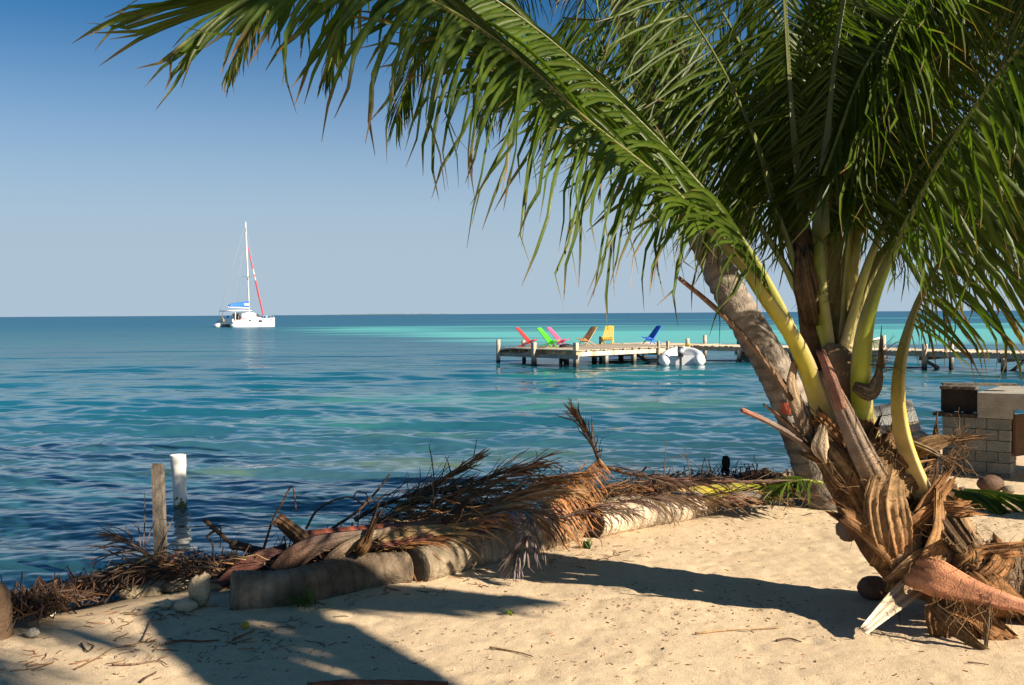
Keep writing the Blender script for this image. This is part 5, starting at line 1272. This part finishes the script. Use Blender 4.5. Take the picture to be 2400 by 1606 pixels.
litter('bank_litter', [(20, 1470, 120, 1440, 22), (100, 1440, 250, 1385, 24), (240, 1390, 420, 1345, 22), (420, 1355, 560, 1360, 26), (620, 1350, 940, 1290, 26), (940, 1300, 1180, 1220, 26), (1300, 1200, 1560, 1170, 30), (1500, 1180, 1950, 1175, 24), (1550, 1150, 1950, 1150, 22)], 300, .30, .0042, [DKB * .8, DKB, DKB * 1.2, BRN * .6, RUST * .4], lift=.05, flat=1.3)
litter('sand_litter', [(30, 1560, 420, 1500, 70), (430, 1500, 760, 1480, 60), (1000, 1340, 1500, 1300, 25), (200, 1450, 480, 1420, 25), (700, 1420, 1200, 1360, 30)], 42, .10, .0022, [BRN, DKB * 1.5, RUST], lift=.004)
litter('sand_flecks', [(100, 1560, 2300, 1560, 60), (300, 1500, 2000, 1480, 60), (1300, 1300, 1900, 1230, 60), (1200, 1420, 1950, 1400, 60), (1900, 1220, 2380, 1220, 30)], 170, .025, .0022, [BRN, RUST, STR * .7], lift=.002)
mb = MB()
for (u0, v0, u1, v1, n_, d0_) in [(640, 1310, 900, 1260, 60, 6.35), (880, 1250, 1150, 1200, 130, 6.8), (950, 1200, 1330, 1110, 150, 7.2), (1280, 1180, 1500, 1130, 70, 7.5), (300, 1330, 460, 1300, 60, 6.6), (480, 1345, 640, 1310, 50, 6.4), (1500, 1165, 1900, 1150, 70, 8.2)]:
    for _ in range(n_):
        q_ = rng.rand(); a_ = rng.normal(0.45, 0.5) if rng.rand() < .75 else rng.uniform(0, 3.1); l_ = rng.uniform(.12, .42)
        c_ = P(u0 + (u1 - u0) * q_ + rng.normal(0, 14), v0 + (v1 - v0) * q_ + rng.normal(0, 12), d0_ + rng.normal(0, .15))
        dd = np.array([math.cos(a_), rng.uniform(-.4, .4), math.sin(a_) * .6]); pts_ = []
        for k in np.linspace(-.5, .5, 5): pts_.append(c_ + dd * l_ * k + rng.normal(0, l_ * .04, 3) - np.array([0, 0, .25 * l_ * (k + .5) ** 2]))
        mb.tube(pts_, rng.uniform(.002, .006) * np.linspace(1, .5, 5), np.array([DKB, BRN, RUST, STR, RUST * .7][rng.randint(5)]) * rng.uniform(.6, 1.3), seg=4)
tag(mb.build('dry_sticks', M_dead), kind='stuff')
# twigs and branches: (control points), radius, colour, label
def twig(name, cat_, label, paths, r, col, pix=True, group=None):
    mb = MB()
    for pth, rr_ in paths:
        pts = catmull(np.array([P(*q) for q in pth]) if pix else np.array(pth), 5 * len(pth))
        mb.tube(pts, np.linspace(rr_, rr_ * .55, len(pts)), np.array(col) * rng.uniform(.85, 1.15), seg=6, wob=.15)
    return tag(mb.build(name, M_bark), label, cat_, group)
twig('branch', 'branch', 'bare forked branch reaching up left from the debris', [([(480, 1220, 6.6), (515, 1250, 6.55), (550, 1278, 6.5), (610, 1295, 6.4), (660, 1300, 6.35)], .016), ([(545, 1276, 6.5), (600, 1290, 6.42), (640, 1296, 6.4)], .035), ([(505, 1243, 6.57), (485, 1258, 6.56), (497, 1272, 6.55), (502, 1320, 6.5)], .009), ([(490, 1240, 6.57), (516, 1236, 6.57), (516, 1285, 6.52)], .006)], .015, [.07, .045, .03])
twig('twig', 'twig', 'tall thin twig with a hooked tip in the debris', [([(618, 1285, 6.4), (640, 1218, 6.4), (662, 1178, 6.4), (683, 1140, 6.4), (690, 1160, 6.4), (694, 1200, 6.4)], .009)], .008, [.10, .06, .04])
twig('twig', 'twig', 'bent twig arching over the water behind the debris', [([(717, 1240, 6.7), (742, 1198, 6.75), (785, 1172, 6.8), (825, 1166, 6.8), (852, 1185, 6.8)], .009), ([(828, 1166, 6.8), (838, 1152, 6.8), (858, 1158, 6.8), (862, 1178, 6.8)], .005)], .008, [.08, .055, .04])
twig('branch', 'branch', 'long slanting twig rising right out of the debris', [([(777, 1240, 6.8), (838, 1198, 6.9), (880, 1155, 7.0), (915, 1110, 7.05)], .011), ([(870, 1165, 6.95), (845, 1190, 6.95), (838, 1236, 6.9)], .008), ([(862, 1180, 6.95), (905, 1160, 6.95), (950, 1150, 7)], .007)], .008, [.075, .05, .035])
twig('branch', 'branch', 'thick dark burnt stick leaning in the straw heap', [([(1040, 1225, 6.6), (1085, 1185, 6.6), (1120, 1155, 6.6)], .028)], .03, [.03, .022, .018])
twig('branch', 'branch', 'short dark stick poking up at the right of the heap', [([(1490, 1118, 8.0), (1505, 1105, 8.0), (1516, 1094, 8.0)], .014)], .02, [.05, .04, .03])
twig('bare_plant', 'plant', 'bare dry weed stems standing against the water', [([(1555, 1125, 8.6), (1558, 1080, 8.6), (1563, 1032, 8.6)], .005), ([(1558, 1075, 8.6), (1590, 1070, 8.6), (1625, 1060, 8.6)], .003), ([(1618, 1123, 8.7), (1608, 1060, 8.7), (1600, 1045, 8.7)], .005), ([(1590, 1065, 8.6), (1640, 1095, 8.6), (1690, 1122, 8.6)], .004), ([(1666, 1110, 8.7), (1667, 1062, 8.7)], .003)], .004, [.12, .085, .06])
st_p = P(1702, 1150, 9.4)
sk_ = thing('marker_stake', 'thin stake with dark weed hung on it at the water edge', 'stake', tuple(st_p))
mb = MB(); mb.tube([P(1701, 1150, 9.4), P(1702, 1100, 9.4), P(1703, 1068, 9.4)], .008, (.06, .045, .035), seg=5); mb.build('stick', M_wood, sk_)
mb = MB()
for k in range(14):
    u = 1702 + rng.uniform(-6, 7); v = 1076 + rng.uniform(-8, 8); mb.tube([P(u, v, 9.4), P(u + rng.uniform(-4, 4), v + 14, 9.38), P(u + rng.uniform(-4, 4), v + rng.uniform(22, 36), 9.4)], .010, (.02, .018, .016), seg=4)
mb.build('hanging_weed', M_dead, sk_)
# drift pieces: old leaf bases and husks behind the nearest log, colours darkened for the shade there
def drift(name, cat_, label, ctrl, wid, thk, nor, col, mat=M_sheath, hollow=.5, seg=8):
    o = stub(None, name, ctrl, wid, thk, nor, col, hollow, mat, None, 18, True, seg)
    return tag(o, label, cat_, 'drifted palm pieces behind the logs')
drift('palm_leaf_base', 'leaf base', 'hairy brown leaf base with a broken upturned end', [(648, 1215, 6.3), (665, 1228, 6.3), (690, 1250, 6.25), (720, 1275, 6.2)], [.08, .09, .10, .10], [.02, .03, .04, .03], [-.3, .7, -.4], [[.20, .11, .065], [.20, .12, .07], [.14, .085, .05], [.08, .05, .035]], M_fibre)
drift('palm_leaf_base', 'leaf base', 'large curved purple-brown leaf base behind the nearest log', [(650, 1352, 6.1), (685, 1312, 6.1), (735, 1280, 6.12), (795, 1262, 6.15), (860, 1250, 6.2)], [.15, .15, .12, .08, .05], [.03, .045, .035, .025, .02], [.3, .85, .3], [[.08, .045, .03], [.13, .07, .045], [.10, .065, .05], [.12, .085, .065], [.16, .12, .09]])
drift('palm_leaf_base', 'leaf base', 'hollow pale-edged leaf base next to the husk behind the nearest log', [(765, 1325, 6.12), (792, 1298, 6.13), (828, 1274, 6.16), (868, 1256, 6.2), (910, 1242, 6.3)], [.09, .09, .08, .065, .04], [.025, .03, .025, .02, .015], [-.2, .9, .2], [[.09, .06, .04], [.13, .09, .06], [.20, .15, .10], [.24, .18, .12], [.15, .10, .07]])
drift('palm_leaf_base', 'leaf base', 'flat dark red leaf base slanting down to the end of the nearest log', [(515, 1368, 6.1), (560, 1335, 6.15), (610, 1308, 6.2), (665, 1285, 6.25)], [.09, .15, .15, .08], [.03, .04, .04, .02], [-.3, -.55, .75], [[.07, .03, .025], [.16, .06, .04], [.10, .045, .035], [.07, .035, .03]])
drift('palm_stalk', 'palm stalk', 'long smooth red-brown leaf stalk lying across the heap', [(705, 1252, 6.45), (800, 1243, 6.5), (920, 1232, 6.6), (1080, 1216, 6.7)], [.075, .07, .06, .05], [.03, .03, .025, .02], [.1, -.3, .95], [[.20, .07, .045], [.26, .08, .05], [.2, .07, .045], [.24, .11, .06]], M_stalk)
drift('palm_stalk', 'palm stalk', 'second dark red stalk just below the long one', [(840, 1285, 6.4), (920, 1272, 6.45), (1010, 1258, 6.5)], [.07, .06, .05], [.03, .03, .02], [.1, -.3, .95], [[.13, .05, .035], [.18, .06, .04], [.14, .06, .04]], M_stalk)
drift('palm_stalk', 'palm stalk', 'flat straw-coloured stalk lying behind the middle log', [(885, 1256, 6.5), (970, 1246, 6.55), (1060, 1238, 6.6), (1125, 1222, 6.65)], [.11, .12, .10, .06], [.025, .025, .02, .02], [.1, -.5, .85], [[.33, .21, .10], [.36, .24, .12], [.30, .19, .09], [.24, .14, .07]], M_dead)
drift('coconut_husk', 'husk', 'split orange coconut husk behind the nearest log', [(838, 1300, 6.1), (850, 1284, 6.1), (860, 1268, 6.12), (866, 1252, 6.14)], [.05, .08, .075, .03], [.02, .03, .025, .015], [.1, .8, .3], [[.20, .11, .05], [.26, .14, .06], [.22, .12, .06], [.16, .09, .045]], M_fibre)
drift('palm_stalk', 'palm stalk', 'yellow-green cut leaf stalk lying on the right of the bank', [(1590, 1168, 8.25), (1650, 1155, 8.3), (1760, 1140, 8.4), (1850, 1130, 8.5)], [.22, .17, .12, .09], [.07, .06, .05, .04], [0, -.5, .9], [[.40, .26, .12], [.34, .30, .035], [.24, .24, .03], [.16, .17, .025]], M_stalk)
drift('palm_leaf_base', 'leaf base', 'grey curved leaf base on the litter right of the green stalk', [(1690, 1180, 8.2), (1735, 1166, 8.2), (1790, 1168, 8.2), (1830, 1178, 8.2)], [.06, .12, .12, .05], [.03, .04, .04, .02], [0, .4, -.9], [[.16, .13, .11], [.20, .17, .14], [.17, .14, .12], [.14, .11, .09]])
twig('driftwood', 'driftwood', 'dark driftwood chunk at the water edge left of the tall trunk', [([(1735, 1122, 9.6), (1780, 1112, 9.6), (1830, 1116, 9.6)], .06), ([(1790, 1110, 9.6), (1800, 1100, 9.6)], .05)], .05, [.06, .04, .03])
# green fallen fronds right and left of the palm
t = thing('green_palm_frond', 'green fallen frond lying on the sand right of the palm', 'palm frond', tuple(P(2160, 1145, 8.6)))
frond(t, [(2150, 1142, 8.9), (2230, 1148, 8.75), (2330, 1158, 8.55), (2440, 1172, 8.3), (2540, 1185, 8.1)], L=.62, w=.035, n=46, start=.0, r0=.025, droop=1.6, dih=4, fwd=(40, 15), seed=470, col=GREEN * 1.2, rachis_col=([.36, .34, .04],) * 3, stem_name='rachis', tipb=.1)
t = thing('green_palm_frond', 'small green frond end at the foot of the tall trunk', 'palm frond', tuple(P(1880, 1160, 8.4)))
frond(t, [(1925, 1128, 8.35), (1880, 1124, 8.3), (1840, 1134, 8.2), (1810, 1150, 8.15)], L=.36, w=.024, n=22, start=.1, r0=.014, droop=2.2, dih=0, fwd=(70, 20), seed=471, col=GREEN * 1.3, rachis_col=([.3, .32, .04],) * 3, stem_name='rachis', tipb=.1)
# rocks, coconuts, conch, grass tuft, fruit
def blob(name, label, cat_, u, v, s, col, mat, seed, sq=(1, 1, .75), sink=.2, group=None, rough=.25, d=None):
    rs = np.random.RandomState(seed); p = G(u, v) if d is None else P(u, v, d)
    th = np.linspace(0.02, math.pi - .02, 9); ph = np.linspace(0, 2 * math.pi, 13, endpoint=False); rings = []
    for a in th:
        r_ = []
        for b in ph:
            q = np.array([math.sin(a) * math.cos(b), math.sin(a) * math.sin(b), -math.cos(a)])
            k = 1 + rough * (fbm(q[0] * 2 + seed, q[1] * 2 + q[2] * 1.7, seed, 3) - .5) * 2
            r_.append(p + q * k * s * np.array(sq) + np.array([0, 0, s * sq[2] * (1 - sink)]))
        rings.append(r_)
    mb = MB(); mb.loft(rings, np.array(col)); o = mb.build(name, mat); return tag(o, label, cat_, group)
RK = 'pale coral rocks by the nearest log'
blob('rock', 'upright flat pale rock beside the end of the nearest log', 'rock', 470, 1420, .085, (.42, .33, .22), M_rock, 1, (.75, .6, 1.25), .15, RK, .32)
blob('rock', 'rounded pale rock in front of the upright one', 'rock', 437, 1432, .055, (.50, .42, .29), M_rock, 2, (1.3, .8, .7), .2, RK, .32)
blob('rock', 'small cream rock on the sand left of the other rocks', 'rock', 390, 1424, .035, (.60, .52, .36), M_rock, 3, (1.2, .9, .8), .2, RK)
blob('rock', 'brown rock at the top of the mound behind the upright rock', 'rock', 508, 1382, .07, (.40, .30, .19), M_rock, 4, (1.2, .8, .6), .3, RK)
blob('rock', 'long low sandy rock right of the wooden post', 'rock', 400, 1385, .11, (.36, .28, .18), M_rock, 5, (1.6, .8, .55), .4, RK, .32)
blob('rock', 'wide sandy rock behind the rounded pale one', 'rock', 330, 1396, .10, (.38, .30, .19), M_rock, 6, (1.5, .8, .45), .5, RK, .32)
blob('rock', 'bleached white rock at the left by the water litter', 'rock', 117, 1444, .035, (.62, .56, .46), M_rock, 7, (1, .9, .9), .2, RK)
blob('rock', 'small dark rock at the water edge on the left', 'rock', 103, 1420, .03, (.14, .11, .09), M_rock, 8, (1, .9, 1), .2, RK)
blob('rock', 'grey crumbly lump of coral on the sand beside the stump', 'rock', 75, 1492, .03, (.36, .33, .27), M_rock, 9, (1.3, 1, .8), .2, RK, .32)
blob('coconut', 'brown coconut on the sand at the foot of the block wall', 'coconut', 2322, 1152, .10, (.11, .065, .045), M_nut, 10, (1.25, .95, .85), .15, 'fallen coconuts', .06)
blob('coconut', 'small broken grey coconut right of the brown one', 'coconut', 2364, 1156, .05, (.22, .18, .13), M_nut, 11, (1.2, 1, .8), .15, 'fallen coconuts', .15)
blob('coconut', 'dark coconut in the shade at the foot of the leaning palm', 'coconut', 2048, 1402, .085, (.13, .075, .05), M_nut, 12, (1.15, .95, .85), .15, 'fallen coconuts', .08)
blob('coconut', 'old husky coconut stuck to the left of the palm trunk', 'coconut', 1985, 1248, .07, (.16, .12, .085), M_nut, 13, (.9, 1, 1), .8, 'fallen coconuts', .2, d=5.75)
blob('yellow_fruit', 'small yellow-brown fruit on the sand in front of the nearest log', 'fruit', 575, 1473, .022, (.42, .27, .03), M_nut, 14, (1, 1, .85), .1, None, .08)
# conch
cp = G(2235, 1182); t = thing('conch_shell', 'orange spiky conch shell on the sand right of the palm', 'shell', tuple(cp))
mb = MB(); axc = np.array([-.93, -.3, .1]); axc = nrm(axc); s1 = nrm(np.cross(axc, (0, 0, 1))); s2 = np.cross(s1, axc); rings = []; cc_ = []
for k, r_ in ((-.13, .006), (-.10, .028), (-.07, .045), (-.04, .075), (0, .085), (.06, .07), (.12, .045), (.18, .015)):
    rings.append([cp + np.array([0, 0, .075]) + axc * k + (s1 * math.cos(q) + s2 * math.sin(q) * .9) * r_ for q in np.linspace(0, 6.283, 16, endpoint=False)]); cc_.append([.62, .30, .13] if k > -.05 else [.66, .42, .26])
mb.loft(rings, np.array(cc_)); sh_ = mb.build('body', M_shell, t)
for j in range(9):
    q = j * 6.283 / 9; d = s1 * math.cos(q) + s2 * math.sin(q) * .9; b0 = cp + np.array([0, 0, .075]) - axc * .03
    mb = MB(); mb.tube([b0 + d * .06, b0 + d * .10 - axc * .015, b0 + d * .125 - axc * .03], [.024, .014, .002], (.68, .42, .26), seg=6); mb.build('spike', M_shell, t)
# grass tuft and small green plants
def tuft(label, u, v, n, h, col, seed, name='grass_tuft', cat_='grass'):
    rs = np.random.RandomState(seed); p = G(u, v); mb = MB()
    for _ in range(n):
        a = rs.uniform(0, 6.28); d = np.array([math.cos(a) * .5, math.sin(a) * .5, 1]); b0 = p + np.array([rs.normal(0, h * .22), rs.normal(0, h * .15), -.01])
        V, f, Cc = leaflet_geo(b0, d + rs.normal(0, .2, 3), np.array([-math.sin(a), math.cos(a), 0]), h * rs.uniform(.5, 1.2), .006 if n > 12 else .025, 3, 0, 5, col=np.array(col) * rs.uniform(.6, 1.4))
        mb.add(V, f, Cc)
    return tag(mb.build(name, M_grass), label, cat_)
tuft('thin green grass tuft growing against the nearest log', 712, 1424, 46, .17, (.07, .12, .025), 1)
tuft('tiny green seedling in the open sand', 1193, 1438, 6, .05, (.16, .22, .04), 2, 'seedling', 'plant')
tuft('low green weed in the shade under the middle log', 1375, 1285, 10, .09, (.06, .10, .02), 3, 'weed_plant', 'plant')
tuft('green leaf sprig on the sand at the right edge', 2392, 1290, 6, .10, (.16, .20, .03), 4, 'leaf_sprig', 'plant')
# single sticks on the sand
def gs(*uv): 
    out = []
    for u, v in uv:
        p = G(u, v); p[2] += .008; out.append(p)
    return out
for lb, uv, r_, cl in [('reddish brown stick lying level in the tree shadow', ((386, 1512), (430, 1505), (470, 1507), (515, 1504)), .007, (.20, .09, .05)),
                       ('short reddish stick pointing up right in the shadow', ((545, 1504), (570, 1492), (597, 1481)), .006, (.22, .10, .06)),
                       ('long thin root slanting across the left sand', ((176, 1572), (230, 1545), (268, 1522), (320, 1518)), .005, (.18, .11, .07)),
                       ('crooked dark twig low on the left sand', ((330, 1602), (345, 1590), (362, 1582), (366, 1578)), .006, (.08, .05, .035)),
                       ('wavy root end trailing on the sand left of the shadow', ((262, 1562), (320, 1560), (370, 1552), (392, 1562)), .005, (.22, .13, .08)),
                       ('thin curved root running toward the pale rocks', ((330, 1508), (345, 1480), (358, 1450), (366, 1438)), .004, (.16, .10, .07)),
                       ('dry twig with side stems lying on the sunny sand', ((1148, 1521), (1185, 1527), (1220, 1534), (1250, 1543)), .005, (.26, .16, .08)),
                       ('straight thin straw on the sunny sand right of centre', ((1630, 1488), (1700, 1481), (1770, 1478), (1830, 1474)), .005, (.32, .20, .10)),
                       ('short dark twig near the palm shadow tip', ((1820, 1505), (1848, 1500), (1878, 1508)), .006, (.09, .06, .04)),
                       ('thick red-brown stalk at the bottom edge of the picture', ((720, 1612), (830, 1604), (940, 1604), (1050, 1606)), .016, (.26, .09, .05)),
                       ('knotted dark twig with curled ends on the left sand', ((190, 1512), (205, 1530), (220, 1518), (205, 1512)), .005, (.08, .05, .035)),
                       ('fine stem lying on the sand below the palm trunk', ((2268, 1556), (2290, 1558), (2318, 1562)), .004, (.12, .07, .04))]:
    o = twig('stick', 'stick', lb, [(gs(*uv), r_)], r_, cl, pix=False, group='sticks lying on the sand')
